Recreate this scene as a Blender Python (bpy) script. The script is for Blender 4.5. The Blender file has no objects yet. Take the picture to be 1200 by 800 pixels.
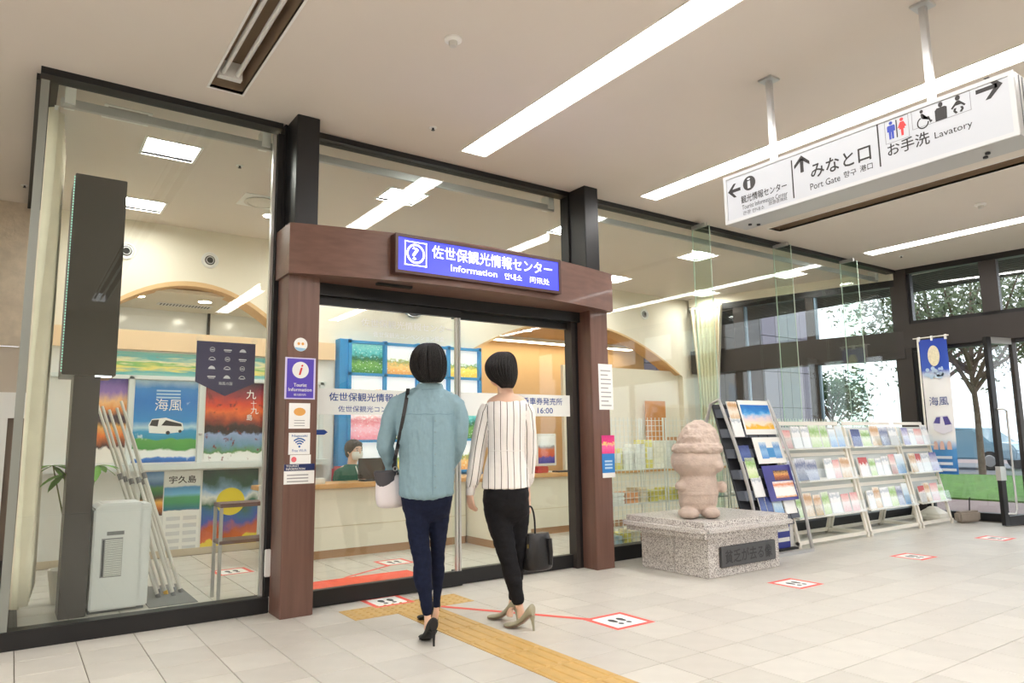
import bpy, bmesh, math, random
from mathutils import Vector, Matrix, noise
random.seed(7)
V = Vector
scene = bpy.context.scene
COL = scene.collection
# ------------------------------------------------------------------ camera
FPX, CAMH = 832.58, 1.14
_a, _p, _r = math.radians(35.03), math.radians(7.81), math.radians(-0.8285)
FW = V((math.sin(_a)*math.cos(_p), math.cos(_a)*math.cos(_p), math.sin(_p)))
_R = V((math.cos(_a), -math.sin(_a), 0)); _U = _R.cross(FW)
CR = _R*math.cos(_r) + _U*math.sin(_r); CU = -_R*math.sin(_r) + _U*math.cos(_r)
CAM = V((0, 0, CAMH))
cam = bpy.data.objects.new('camera', bpy.data.cameras.new('camera')); COL.objects.link(cam)
m = Matrix.Identity(4)
for i in range(3):
    m[i][0], m[i][1], m[i][2], m[i][3] = CR[i], CU[i], -FW[i], CAM[i]
cam.matrix_world = m
cam.data.sensor_width = 36.0; cam.data.lens = FPX/1200*36; cam.data.clip_start = 0.02; cam.data.clip_end = 400
scene.camera = cam
# ------------------------------------------------------------------ world, exposure
W = bpy.data.worlds.new('world'); scene.world = W; W.use_nodes = True
bg = W.node_tree.nodes['Background']
bg.inputs['Color'].default_value = (0.93, 0.96, 1.0, 1); bg.inputs['Strength'].default_value = 1.55
vs = scene.view_settings
vs.view_transform = 'Standard'; vs.look = 'None'; vs.gamma = 1; vs.use_curve_mapping = False
vs.exposure = 0.55
cy = scene.cycles
cy.max_bounces = 9; cy.diffuse_bounces = 5; cy.glossy_bounces = 4; cy.transmission_bounces = 6; cy.transparent_max_bounces = 40
cy.sample_clamp_indirect = 6.0; cy.caustics_reflective = False; cy.caustics_refractive = False
LAMP = 15.6      # radiance of the concourse ceiling strips
PANEL = 31.0      # radiance of the shop ceiling panels
# ------------------------------------------------------------------ pixel rays
def ray(x, y): return CR*((x-600)/FPX) - CU*((y-400)/FPX) + FW
def FL(x, y, z=0.0):
    d = ray(x, y); return CAM + d*((z-CAMH)/d.z)
def PY(x, y, Y):
    d = ray(x, y); return CAM + d*(Y/d.y)
def PX(x, y, X):
    d = ray(x, y); return CAM + d*(X/d.x)
def PROJ(p):
    q = V(p)-CAM; z = q.dot(FW); return 600+FPX*q.dot(CR)/z, 400-FPX*q.dot(CU)/z, z
CH = V((math.sin(_a), math.cos(_a), 0)); CL = V((math.cos(_a), -math.sin(_a), 0))   # away, rightwards
def PV(x, y, anchor, dz=0.0):
    d = ray(x, y); return CAM + d*((anchor.dot(CH)+dz)/d.dot(CH))
# ------------------------------------------------------------------ materials
def srgb(r, g, b):
    f = lambda c: (c/255/12.92) if c/255 <= 0.04045 else ((c/255+0.055)/1.055)**2.4
    return (f(r), f(g), f(b), 1)
_mats = {}
def nodes(mt): return mt.node_tree.nodes, mt.node_tree.links
def mat(name, rgb, rough=0.5, metal=0.0, emit=0.0, spec=0.5, var=0.0, vscale=8.0, bump=0.0, bscale=60.0, coat=0.0, stretch=None, alpha=1.0):
    if name in _mats: return _mats[name]
    mt = bpy.data.materials.new(name); mt.use_nodes = True
    N, L = nodes(mt); b = N['Principled BSDF']
    c = srgb(*rgb)
    b.inputs['Base Color'].default_value = c; b.inputs['Roughness'].default_value = rough
    b.inputs['Metallic'].default_value = metal; b.inputs['Specular IOR Level'].default_value = spec
    b.inputs['Coat Weight'].default_value = coat
    if emit:
        b.inputs['Emission Color'].default_value = c; b.inputs['Emission Strength'].default_value = emit
    if var or bump:
        tc = N.new('ShaderNodeTexCoord'); mp = N.new('ShaderNodeMapping'); L.new(tc.outputs['Object'], mp.inputs[0])
        if stretch: mp.inputs['Scale'].default_value = stretch
    if var:
        n = N.new('ShaderNodeTexNoise'); n.inputs['Scale'].default_value = vscale; n.inputs['Detail'].default_value = 5
        L.new(mp.outputs[0], n.inputs['Vector'])
        r = N.new('ShaderNodeValToRGB'); r.color_ramp.elements[0].position = .3; r.color_ramp.elements[1].position = .7
        r.color_ramp.elements[0].color = tuple(max(0, x*(1-var)) for x in c[:3])+(1,)
        r.color_ramp.elements[1].color = tuple(min(1, x*(1+var)) for x in c[:3])+(1,)
        L.new(n.outputs['Fac'], r.inputs[0]); L.new(r.outputs[0], b.inputs['Base Color'])
    if bump:
        n2 = N.new('ShaderNodeTexNoise'); n2.inputs['Scale'].default_value = bscale; n2.inputs['Detail'].default_value = 4
        L.new(mp.outputs[0], n2.inputs['Vector'])
        bp = N.new('ShaderNodeBump'); bp.inputs['Strength'].default_value = bump; bp.inputs['Distance'].default_value = 0.01
        L.new(n2.outputs['Fac'], bp.inputs['Height']); L.new(bp.outputs[0], b.inputs['Normal'])
    _mats[name] = mt; return mt
def emitter(name, rgb, s):
    if name in _mats: return _mats[name]
    mt = bpy.data.materials.new(name); mt.use_nodes = True; N, L = nodes(mt); N.remove(N['Principled BSDF'])
    e = N.new('ShaderNodeEmission'); e.inputs[0].default_value = srgb(*rgb); e.inputs[1].default_value = s
    L.new(e.outputs[0], N['Material Output'].inputs[0]); _mats[name] = mt; return mt
def glass(name, tint=(245, 252, 248), gain=1.0, rough=0.0):
    if name in _mats: return _mats[name]
    mt = bpy.data.materials.new(name); mt.use_nodes = True; N, L = nodes(mt); N.remove(N['Principled BSDF'])
    t = N.new('ShaderNodeBsdfTransparent'); t.inputs[0].default_value = srgb(*tint)
    g = N.new('ShaderNodeBsdfGlossy'); g.inputs['Roughness'].default_value = rough; g.inputs[0].default_value = (1, 1, 1, 1)
    lw = N.new('ShaderNodeLayerWeight'); lw.inputs['Blend'].default_value = .5
    pw = N.new('ShaderNodeMath'); pw.operation = 'POWER'; pw.inputs[1].default_value = 5; L.new(lw.outputs['Facing'], pw.inputs[0])
    fr = N.new('ShaderNodeMath'); fr.operation = 'MULTIPLY_ADD'; fr.inputs[1].default_value = .96; fr.inputs[2].default_value = .04; L.new(pw.outputs[0], fr.inputs[0])
    mu = N.new('ShaderNodeMath'); mu.operation = 'MULTIPLY'; mu.inputs[1].default_value = gain; mu.use_clamp = True
    mx = N.new('ShaderNodeMixShader')
    L.new(fr.outputs[0], mu.inputs[0]); L.new(mu.outputs[0], mx.inputs[0]); L.new(t.outputs[0], mx.inputs[1]); L.new(g.outputs[0], mx.inputs[2])
    L.new(mx.outputs[0], N['Material Output'].inputs[0]); _mats[name] = mt; return mt
def frosted(name, rgb, op):
    if name in _mats: return _mats[name]
    mt = bpy.data.materials.new(name); mt.use_nodes = True; N, L = nodes(mt); b = N['Principled BSDF']
    b.inputs['Base Color'].default_value = srgb(*rgb); b.inputs['Roughness'].default_value = .4
    t = N.new('ShaderNodeBsdfTransparent'); mx = N.new('ShaderNodeMixShader'); mx.inputs[0].default_value = op
    L.new(t.outputs[0], mx.inputs[1]); L.new(b.outputs[0], mx.inputs[2]); L.new(mx.outputs[0], N['Material Output'].inputs[0])
    _mats[name] = mt; return mt
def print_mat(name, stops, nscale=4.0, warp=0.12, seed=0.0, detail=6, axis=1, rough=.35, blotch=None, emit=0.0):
    """flat printed picture: colour bands from bottom (0) to top (1) of the sheet, edges broken by noise"""
    if name in _mats: return _mats[name]
    mt = bpy.data.materials.new(name); mt.use_nodes = True; N, L = nodes(mt); b = N['Principled BSDF']; b.inputs['Roughness'].default_value = rough
    tc = N.new('ShaderNodeTexCoord'); sp = N.new('ShaderNodeSeparateXYZ'); L.new(tc.outputs['UV'], sp.inputs[0])
    mp = N.new('ShaderNodeMapping'); mp.inputs['Location'].default_value = (seed, seed*1.7, 0); L.new(tc.outputs['UV'], mp.inputs[0])
    n = N.new('ShaderNodeTexNoise'); n.inputs['Scale'].default_value = nscale; n.inputs['Detail'].default_value = detail; L.new(mp.outputs[0], n.inputs['Vector'])
    s1 = N.new('ShaderNodeMath'); s1.operation = 'SUBTRACT'; s1.inputs[1].default_value = .5; L.new(n.outputs['Fac'], s1.inputs[0])
    s2 = N.new('ShaderNodeMath'); s2.operation = 'MULTIPLY_ADD'; s2.inputs[1].default_value = warp*2; L.new(s1.outputs[0], s2.inputs[0]); L.new(sp.outputs[axis], s2.inputs[2])
    r = N.new('ShaderNodeValToRGB'); cr = r.color_ramp
    while len(cr.elements) > 1: cr.elements.remove(cr.elements[0])
    cr.elements[0].position = stops[0][0]; cr.elements[0].color = srgb(*stops[0][1])
    for p, c in stops[1:]:
        e = cr.elements.new(p); e.color = srgb(*c)
    L.new(s2.outputs[0], r.inputs[0]); out = r.outputs[0]
    if blotch:
        col, lo, bs = blotch
        n3 = N.new('ShaderNodeTexNoise'); n3.inputs['Scale'].default_value = bs; n3.inputs['Detail'].default_value = 3; L.new(mp.outputs[0], n3.inputs['Vector'])
        g = N.new('ShaderNodeValToRGB'); g.color_ramp.elements[0].position = lo; g.color_ramp.elements[1].position = lo+.08; L.new(n3.outputs['Fac'], g.inputs[0])
        mx = N.new('ShaderNodeMix'); mx.data_type = 'RGBA'; L.new(g.outputs[0], mx.inputs[0]); L.new(out, mx.inputs[6]); mx.inputs[7].default_value = srgb(*col); out = mx.outputs[2]
    L.new(out, b.inputs['Base Color'])
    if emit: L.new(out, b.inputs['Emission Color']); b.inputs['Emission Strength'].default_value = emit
    _mats[name] = mt; return mt
# ------------------------------------------------------------------ mesh builder
class MB:
    def __init__(s): s.v = []; s.f = []; s.uv = {}
    def box(s, a, b):
        x0, y0, z0 = a; x1, y1, z1 = b; k = len(s.v)
        s.v += [(x, y, z) for z in (z0, z1) for y in (y0, y1) for x in (x0, x1)]
        s.f += [tuple(k+i for i in q) for q in ((0,2,3,1),(4,5,7,6),(0,1,5,4),(2,6,7,3),(0,4,6,2),(1,3,7,5))]; return s
    def obox(s, o, ex, ey, ez):           # corner o and three edge vectors
        k = len(s.v); o, ex, ey, ez = V(o), V(ex), V(ey), V(ez)
        s.v += [tuple(o+ex*i+ey*j+ez*l) for l in (0,1) for j in (0,1) for i in (0,1)]
        s.f += [tuple(k+i for i in q) for q in ((0,2,3,1),(4,5,7,6),(0,1,5,4),(2,6,7,3),(0,4,6,2),(1,3,7,5))]; return s
    def sheet(s, o, ex, ey, t=0.002, bend=0.0, n=1):  # a printed sheet with UVs on its front, front normal ex x ey
        o, ex, ey = V(o), V(ex), V(ey); nz = ex.cross(ey).normalized(); k = len(s.v)
        for i in range(n+1):
            u = i/n; d = nz*(bend*math.sin(math.pi*u))
            s.v += [tuple(o+ex*u+d), tuple(o+ex*u+ey+d), tuple(o+ex*u+d-nz*t), tuple(o+ex*u+ey+d-nz*t)]
        for i in range(n):
            a = k+4*i; b = a+4
            s.uv[len(s.f)] = ((i/n, 0), ((i+1)/n, 0), ((i+1)/n, 1), (i/n, 1))
            s.f += [(a, b, b+1, a+1), (a+2, a+3, b+3, b+2), (a, a+2, b+2, b), (a+1, b+1, b+3, a+3)]
        e = k+4*n; s.f += [(k, k+1, k+3, k+2), (e, e+2, e+3, e+1)]; return s
    def tube(s, pts, r, n=10, cap=True):
        pts = [V(p) for p in pts]; k = len(s.v); m = len(pts)
        rs = r if isinstance(r, (list, tuple)) else [r]*m
        t0 = (pts[1]-pts[0]).normalized(); up = V((0,0,1)) if abs(t0.z) < .9 else V((1,0,0))
        x = t0.cross(up).normalized()
        for i, p in enumerate(pts):
            t = (pts[min(i+1,m-1)]-pts[max(i-1,0)]).normalized(); x = (x-t*x.dot(t)).normalized(); y = t.cross(x)
            for j in range(n):
                a = 2*math.pi*j/n; s.v.append(tuple(p+(x*math.cos(a)+y*math.sin(a))*rs[i]))
        for i in range(m-1):
            for j in range(n):
                a = k+i*n+j; b = k+i*n+(j+1)%n; s.f.append((a, b, b+n, a+n))
        if cap: s.f += [tuple(k+j for j in range(n))[::-1], tuple(k+(m-1)*n+j for j in range(n))]
        return s
    def loft(s, rings, n=20, cap=True, fn=None):   # ring = (centre, ax vector, ay vector)
        k = len(s.v); m = len(rings)
        for i, (c, ax, ay) in enumerate(rings):
            c, ax, ay = V(c), V(ax), V(ay)
            for j in range(n):
                a = 2*math.pi*j/n; g = fn(i/(m-1), a) if fn else 1.0
                s.v.append(tuple(c+(ax*math.cos(a)+ay*math.sin(a))*g))
        for i in range(m-1):
            for j in range(n):
                a = k+i*n+j; b = k+i*n+(j+1)%n; s.f.append((a, b, b+n, a+n))
        if cap: s.f += [tuple(k+j for j in range(n))[::-1], tuple(k+(m-1)*n+j for j in range(n))]
        return s
    def ell(s, c, ax, ay, az, n=16, m=10):
        c, ax, ay, az = V(c), V(ax), V(ay), V(az)
        return s.loft([(c+az*-math.cos(math.pi*(i+.35)/(m+.7)), ax*math.sin(math.pi*(i+.35)/(m+.7)), ay*math.sin(math.pi*(i+.35)/(m+.7))) for i in range(m+1)], n)
    def lathe(s, base, prof, n=24, axis=(0,0,1)):
        base = V(base); az = V(axis).normalized(); ax = az.orthogonal().normalized(); ay = az.cross(ax)
        return s.loft([(base+az*z, ax*max(r, 1e-4), ay*max(r, 1e-4)) for r, z in prof], n)
    def prism(s, o, ex, ey, pts, depth):   # polygon pts in ex/ey frame, extruded by -normal*depth
        o, ex, ey = V(o), V(ex), V(ey); nz = ex.cross(ey).normalized(); k = len(s.v); n = len(pts)
        s.v += [tuple(o+ex*p[0]+ey*p[1]) for p in pts]+[tuple(o+ex*p[0]+ey*p[1]-nz*depth) for p in pts]
        s.f.append(tuple(range(k, k+n))); s.f.append(tuple(range(k+n, k+2*n))[::-1])
        for i in range(n): s.f.append((k+i, k+n+i, k+n+(i+1)%n, k+(i+1)%n))
        return s
    def mesh(s, name, mt, smooth=False, bevel=0.0, seg=2):
        me = bpy.data.meshes.new(name); me.from_pydata(s.v, [], s.f)
        if s.uv:
            ul = me.uv_layers.new(name='UVMap')
            for fi, uvs in s.uv.items():
                for li, uv in zip(me.polygons[fi].loop_indices, uvs): ul.data[li].uv = uv
        if bevel or not s.uv:
            bm = bmesh.new(); bm.from_mesh(me); bmesh.ops.recalc_face_normals(bm, faces=bm.faces)
            if bevel: bmesh.ops.bevel(bm, geom=[e for e in bm.edges if e.is_manifold and e.calc_face_angle(0) > .6], offset=bevel, segments=seg, affect='EDGES', clamp_overlap=True)
            bm.to_mesh(me); bm.free()
        if smooth:
            me.shade_smooth()
            try: me.set_sharp_from_angle(angle=math.radians(40))
            except Exception: pass
        if mt: me.materials.append(mt)
        return me
def tag(o, label=None, cat=None, group=None, kind=None):
    if label: o['label'] = label
    if cat: o['category'] = cat
    if group: o['group'] = group
    if kind: o['kind'] = kind
    return o
def E(name, loc, label=None, cat=None, group=None, kind=None):
    o = bpy.data.objects.new(name, None); o.location = loc; o.empty_display_size = .1; COL.objects.link(o)
    return tag(o, label, cat, group, kind)
def adopt(o, parent):
    o.parent = parent
    b = parent; t = V((0,0,0))
    while b is not None and b.type == 'EMPTY': t += b.location if b.parent is None else V((0,0,0)); b = b.parent
    if parent.type == 'EMPTY': o.matrix_parent_inverse = Matrix.Translation(-parent.location)
    return o
def O(name, mb, mt, parent=None, label=None, cat=None, group=None, kind=None, smooth=False, bevel=0.0, seg=2):
    me = mb if isinstance(mb, bpy.types.Mesh) else mb.mesh(name, mt, smooth, bevel, seg)
    o = bpy.data.objects.new(name, me); COL.objects.link(o)
    if parent: adopt(o, parent)
    return tag(o, label, cat, group, kind)
_tmp = bpy.data.scenes.new('workbench'); _tvl = _tmp.view_layers[0]
def bake(ob):
    """evaluated mesh of an object that is alone in a scratch scene"""
    _tmp.collection.objects.link(ob); _tvl.update(); dg = _tvl.depsgraph; dg.update()
    me = bpy.data.meshes.new_from_object(ob.evaluated_get(dg)); _tmp.collection.objects.unlink(ob); return me
def text(body, parent, o, ex, ey, h, mt, width=None, align='LEFT', bold=0.0, name='lettering', depth=0.0006, label=None, shear=0.0, lift=0.0008):
    """flat lettering, baseline start (or centre) at o, cap height about h, along ex, up ey"""
    cu = bpy.data.curves.new('txt', 'FONT'); cu.body = body; cu.size = 1.0; cu.align_x = align; cu.resolution_u = 2; cu.shear = shear
    ob = bpy.data.objects.new('txt', cu); me = bake(ob)
    bpy.data.objects.remove(ob); bpy.data.curves.remove(cu)
    xs = [v.co.x for v in me.vertices]; ys = [v.co.y for v in me.vertices]
    if not xs: return None
    ex, ey = V(ex).normalized(), V(ey).normalized(); ez = ex.cross(ey)
    sy = h/(max(ys)-min(ys)); sx = sy if width is None else width/(max(xs)-min(xs))
    x0 = min(xs) if align == 'LEFT' else ((min(xs)+max(xs))/2 if align == 'CENTER' else max(xs))
    y0 = min(ys)
    for v in me.vertices:
        v.co = V(o)+ex*((v.co.x-x0)*sx)+ey*((v.co.y-y0)*sy)+ez*lift
    if bold:
        bm = bmesh.new(); bm.from_mesh(me); g0 = bm.verts[:]+bm.edges[:]+bm.faces[:]; k = min(bold, .02)*sy*.7
        for q, dv in enumerate((ex, -ex, ey, -ey)):
            r = bmesh.ops.duplicate(bm, geom=g0); bmesh.ops.translate(bm, verts=[w for w in r['geom'] if isinstance(w, bmesh.types.BMVert)], vec=dv*k+ez*(.00003*(q+1)))
        bm.to_mesh(me); bm.free()
    me.materials.clear(); me.materials.append(mt)
    ob = bpy.data.objects.new(name, me); COL.objects.link(ob)
    if parent: adopt(ob, parent)
    if label: ob['label'] = label
    return ob
def remesh(mb, voxel, smooth_it=6, name='body', factor=.5):
    me = bpy.data.meshes.new('tmp'); me.from_pydata(mb.v, [], mb.f)
    bm = bmesh.new(); bm.from_mesh(me); bmesh.ops.recalc_face_normals(bm, faces=bm.faces); bm.to_mesh(me); bm.free()
    ob = bpy.data.objects.new('tmp', me)
    md = ob.modifiers.new('r', 'REMESH'); md.mode = 'VOXEL'; md.voxel_size = voxel
    if smooth_it:
        ms = ob.modifiers.new('s', 'SMOOTH'); ms.iterations = smooth_it; ms.factor = factor
    out = bake(ob); out.name = name
    bpy.data.objects.remove(ob); out.shade_smooth(); return out
def circle(cx, cy, r, n=24, a0=0, a1=2*math.pi): return [(cx+r*math.cos(a0+(a1-a0)*i/n), cy+r*math.sin(a0+(a1-a0)*i/n)) for i in range(n)]
X3, Y3, Z3 = V((1,0,0)), V((0,1,0)), V((0,0,1))
# ------------------------------------------------------------------ palette
M_black = mat('black_metal', (34,34,36), .38, .2, spec=.5)
M_frame = mat('bronze_frame', (62,57,55), .45, .3)
M_wood = mat('walnut_panel', (112,82,72), .38, var=.16, vscale=3.0, stretch=(9,9,.5), coat=.1)
M_woodh = mat('walnut_header', (112,82,72), .38, var=.16, vscale=3.0, stretch=(.5,9,9), coat=.1)
M_white = mat('white_paint', (238,238,236), .45)
M_paper = mat('white_paper', (246,246,244), .6)
M_ceil = mat('ceiling_paint', (222,214,206), .9, var=.02, vscale=1.2)
M_cream = mat('cream_wall', (236,229,213), .8, var=.02, vscale=2)
M_beige = mat('beige_wall', (214,204,190), .85)
M_stone_wall = mat('stone_cladding', (206,192,174), .85, var=.10, vscale=14, bump=.3, bscale=40)
M_steel = mat('brushed_steel', (205,206,206), .3, .9)
M_silver = mat('silver_paint', (190,190,190), .35, .6)
M_glass = glass('shop_glass', (252,255,253), .8)
M_win = glass('window_glass', (250,253,254), .8)
M_fin = glass('fin_glass', (244,252,247), .6)
M_acryl = glass('acrylic', (252,254,255), .9)
M_ink = mat('dark_ink', (48,46,46), .6)
M_navy = mat('navy_ink', (28,62,140), .5)
M_red = mat('red_ink', (222,52,52), .5)
M_blueink = mat('blue_ink', (50,70,170), .5)
M_tan = mat('tan_plaster', (222,186,140), .8, var=.03, vscale=3)
M_counter_wood = mat('counter_oak', (216,168,112), .4, var=.1, vscale=3, stretch=(.5,8,8))
M_curtain = mat('curtain_cloth', (236,228,208), .9, var=.05, vscale=6)
M_grey = mat('grey_plastic', (120,122,126), .5)
M_dark = mat('charcoal_plastic', (58,60,66), .5)
M_rubber = mat('black_rubber', (24,24,24), .7)
M_skin = mat('skin', (232,192,168), .5, var=.03, vscale=20)
M_skin.node_tree.nodes['Principled BSDF'].inputs['Subsurface Weight'].default_value = .08
M_hair = mat('black_hair', (22,18,17), .34, var=.5, vscale=30, stretch=(8,8,.35), bump=.8, bscale=60, spec=.35)
# ================================================================== STRUCTURE
CEIL = 3.48; YG = 5.10; YB = 8.2
def plate(x0, x1, y0, y1, z0, z1, holes):
    mb = MB(); xs = sorted({x0, x1, *[h[0] for h in holes], *[h[1] for h in holes]}); ys = sorted({y0, y1, *[h[2] for h in holes], *[h[3] for h in holes]})
    for i in range(len(xs)-1):
        for j in range(len(ys)-1):
            cx, cy_ = (xs[i]+xs[i+1])/2, (ys[j]+ys[j+1])/2
            if any(h[0] < cx < h[1] and h[2] < cy_ < h[3] for h in holes): continue
            mb.box((xs[i], ys[j], z0), (xs[i+1], ys[j+1], z1))
    return mb
strips = [(.92, 1.13, True), (2.86, 3.09, False), (4.90, 5.12, False), (6.94, 7.16, True), (8.96, 9.18, False), (-1.16, -.94, False), (-3.20, -2.98, False), (-5.24, -5.02, False)]  # strips at negative x are unseen, added in row to brighten the left side
YE = 4.76; YS = -3.2
panels = [(x, y) for x in (.90, 2.95, 5.05, 7.22, 9.22) for y in (6.03, 7.62)]
holes = [(a, b, YS, YE) for a, b, _ in strips] + [(x-.19, x+.19, y-.18, y+.18) for x, y in panels]
O('ceiling', plate(-7, 10.9, -4.2, 11.6, CEIL, CEIL+.02, holes), M_ceil, label='smooth beige ceiling over concourse and shop', cat='ceiling', kind='structure')
# concealed slab above, so the troughs are closed
for k, (a, b, off) in enumerate(strips):
    t = E('ceiling_light', ((a+b)/2, YE, CEIL), ('unlit recessed ceiling trough with two bare tubes, nearest the left glass corner' if k == 0 else 'unlit empty recessed ceiling trough beyond the hanging direction sign') if off else
          ['', 'long lit ceiling strip ending above the shop entrance', 'long lit ceiling strip running behind the hanging direction sign', '', 'lit ceiling strip nearest the street windows, far right', 'added lit ceiling strip, out of view just left of the glass corner', 'second added lit ceiling strip, out of view left of the glass corner', 'added lit ceiling strip, out of view by the far left wall'][k], 'ceiling light', 'recessed linear ceiling lights')
    h = .16 if off else .07
    tr = MB(); th = .012
    tr.box((a-th, YS, CEIL), (a, YE+th, CEIL+h)).box((b, YS, CEIL), (b+th, YE+th, CEIL+h)).box((a-th, YE, CEIL), (b+th, YE+th, CEIL+h)).box((a-th, YS, CEIL+h), (b+th, YE+th, CEIL+h+th))
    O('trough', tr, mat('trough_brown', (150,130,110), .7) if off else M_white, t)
    rim = MB(); w = .014
    rim.box((a-w, YS, CEIL-.004), (a, YE+w, CEIL)).box((b, YS, CEIL-.004), (b+w, YE+w, CEIL)).box((a, YE, CEIL-.004), (b, YE+w, CEIL))
    O('rim', rim, M_white if off else mat('strip_rim', (225,220,212), .5), t)
    if off:
        if k == 0:
            for dx in (.06, .15):
                O('lamp_tube', MB().tube([(a+dx, YE-.12, CEIL+.07), (a+dx, YS, CEIL+.07)], .016, 10), M_white, t, smooth=True)
            O('lamp_holder', MB().box((a+.03, YE-.12, CEIL+.04), (a+.18, YE-.07, CEIL+.15)), M_white, t)
    else:
        O('diffuser', MB().box((a, YS, CEIL+.004), (b, YE, CEIL+.010)), emitter('strip_glow', (253,250,247), LAMP), t)
for (x, y) in panels:
    nm = {(.90,6.03): 'behind the left glass pane, nearer', (.90,7.62): 'behind the left glass pane, farther'}.get((x, y), f'lit over the shop, {["first","second","third","fourth","fifth"][[.90,2.95,5.05,7.22,9.22].index(x)]} from left, {"front" if y<7 else "back"} row')
    t = E('panel_light', (x, y, CEIL), 'square ceiling light panel '+nm, 'ceiling light', 'square light panels in the shop')
    mb = MB(); a, b, c, d = x-.19, x+.19, y-.18, y+.18
    mb.box((a-.02, c-.02, CEIL-.005), (a, d+.02, CEIL+.06)).box((b, c-.02, CEIL-.005), (b+.02, d+.02, CEIL+.06)).box((a, c-.02, CEIL-.005), (b, c, CEIL+.06)).box((a, d, CEIL-.005), (b, d+.02, CEIL+.06)).box((a-.02, c-.02, CEIL+.06), (b+.02, d+.02, CEIL+.07))
    O('frame', mb, M_white, t); O('diffuser', MB().box((a, c, CEIL+.052), (b, d, CEIL+.058)), emitter('panel_glow', (255,251,244), PANEL), t)
# ---- floor tiles, 300 mm
FX0, FY0, TP = .09, -.01, .30
gr = mat('grout', (116,109,99), .9)
fl = O('floor', MB().box((-7, -4.2, -.12), (10.9, 11.6, -.006)), gr, label='light beige square tiled floor of the concourse', cat='floor', kind='structure')
tilem = []
for k in range(3):
    c = [(203,199,191), (199,195,187), (207,203,195)][k]
    mt = mat(f'floor_tile_{k}', c, .33, var=.035, vscale=9, bump=.06, bscale=90, spec=.45); tilem.append(mt)
g = .0022
def tile_mesh(k): 
    mb = MB(); b = .0015; s = TP-g
    mb.v = [(g, g, -.006), (s, g, -.006), (s, s, -.006), (g, s, -.006), (g, g, -b), (s, g, -b), (s, s, -b), (g, s, -b), (g+b, g+b, 0), (s-b, g+b, 0), (s-b, s-b, 0), (g+b, s-b, 0)]
    mb.f = [(0,1,5,4), (1,2,6,5), (2,3,7,6), (3,0,4,7), (4,5,9,8), (5,6,10,9), (6,7,11,10), (7,4,8,11), (8,9,10,11)]
    return mb.mesh('floor_tile', tilem[k])
tms = [tile_mesh(k) for k in range(3)]
tact = {(7, j) for j in range(-13, 15)} | {(6, 15), (7, 15), (8, 15)}
tact = {(i, j) for (i, j) in tact}
cells = []
for i in range(-24, 35):
    for j in range(-13, 27):
        if (i, j) in tact or FX0+i*TP > 10.45-.06*(j*TP): continue
        x, y = FX0+i*TP, FY0+j*TP
        if y+TP > 8.2: continue
        a = 0
        c = V((x+.15, y+.15, 0)); q = PROJ(c)
        if q[2] > .3 and -30 < q[0] < 1230 and q[1] < 830 and y < 5.0:
            a = (FPX/q[2])**2*CAMH/max(.2, c.length)
            # hidden behind the pedestal or outside the left glass box
        cells.append((a, i, j, x, y))
cells.sort(reverse=True)
rest = MB()
for n_, (a, i, j, x, y) in enumerate(cells):
    k = (i*7+j*13+(i*j) % 5) % 3
    if a > 0 and n_ < 298:
        o = bpy.data.objects.new('floor_tile', tms[k]); o.location = (x, y, 0); COL.objects.link(o); o.parent = fl
    else:
        b = len(rest.v); s = TP-g; bb = .0015
        rest.v += [(x+p, y+q, z) for p, q, z in ((g,g,-.006),(s,g,-.006),(s,s,-.006),(g,s,-.006),(g+bb,g+bb,0),(s-bb,g+bb,0),(s-bb,s-bb,0),(g+bb,s-bb,0))]
        rest.f += [tuple(b+q for q in f) for f in ((0,1,5,4),(1,2,6,5),(2,3,7,6),(3,0,4,7),(4,5,6,7))]
O('floor_tile', rest, tilem[0], fl, kind='stuff')
# ---- tactile paving
M_tact = mat('tactile_yellow', (202,166,102), .45, var=.08, vscale=14)
tp = E('tactile_path', (2.34, 3.9, 0), 'yellow ribbed tactile paving strip leading to the shop entrance', 'tactile paving')
bar = MB().box((g, g, -.006), (TP-g, TP-g, .001))
for q in range(4):
    x = .0375+q*.075
    bar.obox((x-.017, .015, .001), (.034, 0, 0), (0, .27, 0), (0, 0, .0001)); b = len(bar.v)-4
    bar.v[b:] = [(x-.012, .02, .006), (x+.012, .02, .006), (x-.012, .28, .006), (x+.012, .28, .006)]
dot = MB().box((g, g, -.006), (TP-g, TP-g, .001))
for q in range(5):
    for w in range(5): dot.lathe((.03+q*.06, .03+w*.06, .0005), [(.012, 0), (.0115, .002), (.008, .005)], 8)
bm_, dm_ = bar.mesh('tactile_tile', M_tact), dot.mesh('tactile_tile', M_tact)
for (i, j) in sorted(tact):
    if j < -2: continue
    o = O('tactile_tile', dm_ if j == 15 else bm_, None, tp); o.location = (FX0+i*TP, FY0+j*TP, 0)
rt = MB()
for (i, j) in tact:
    if j < -2: rt.box((FX0+i*TP+g, FY0+j*TP+g, -.006), (FX0+(i+1)*TP-g, FY0+(j+1)*TP-g, .001))
O('tactile_tile', rt, M_tact, tp, kind='stuff')
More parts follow.
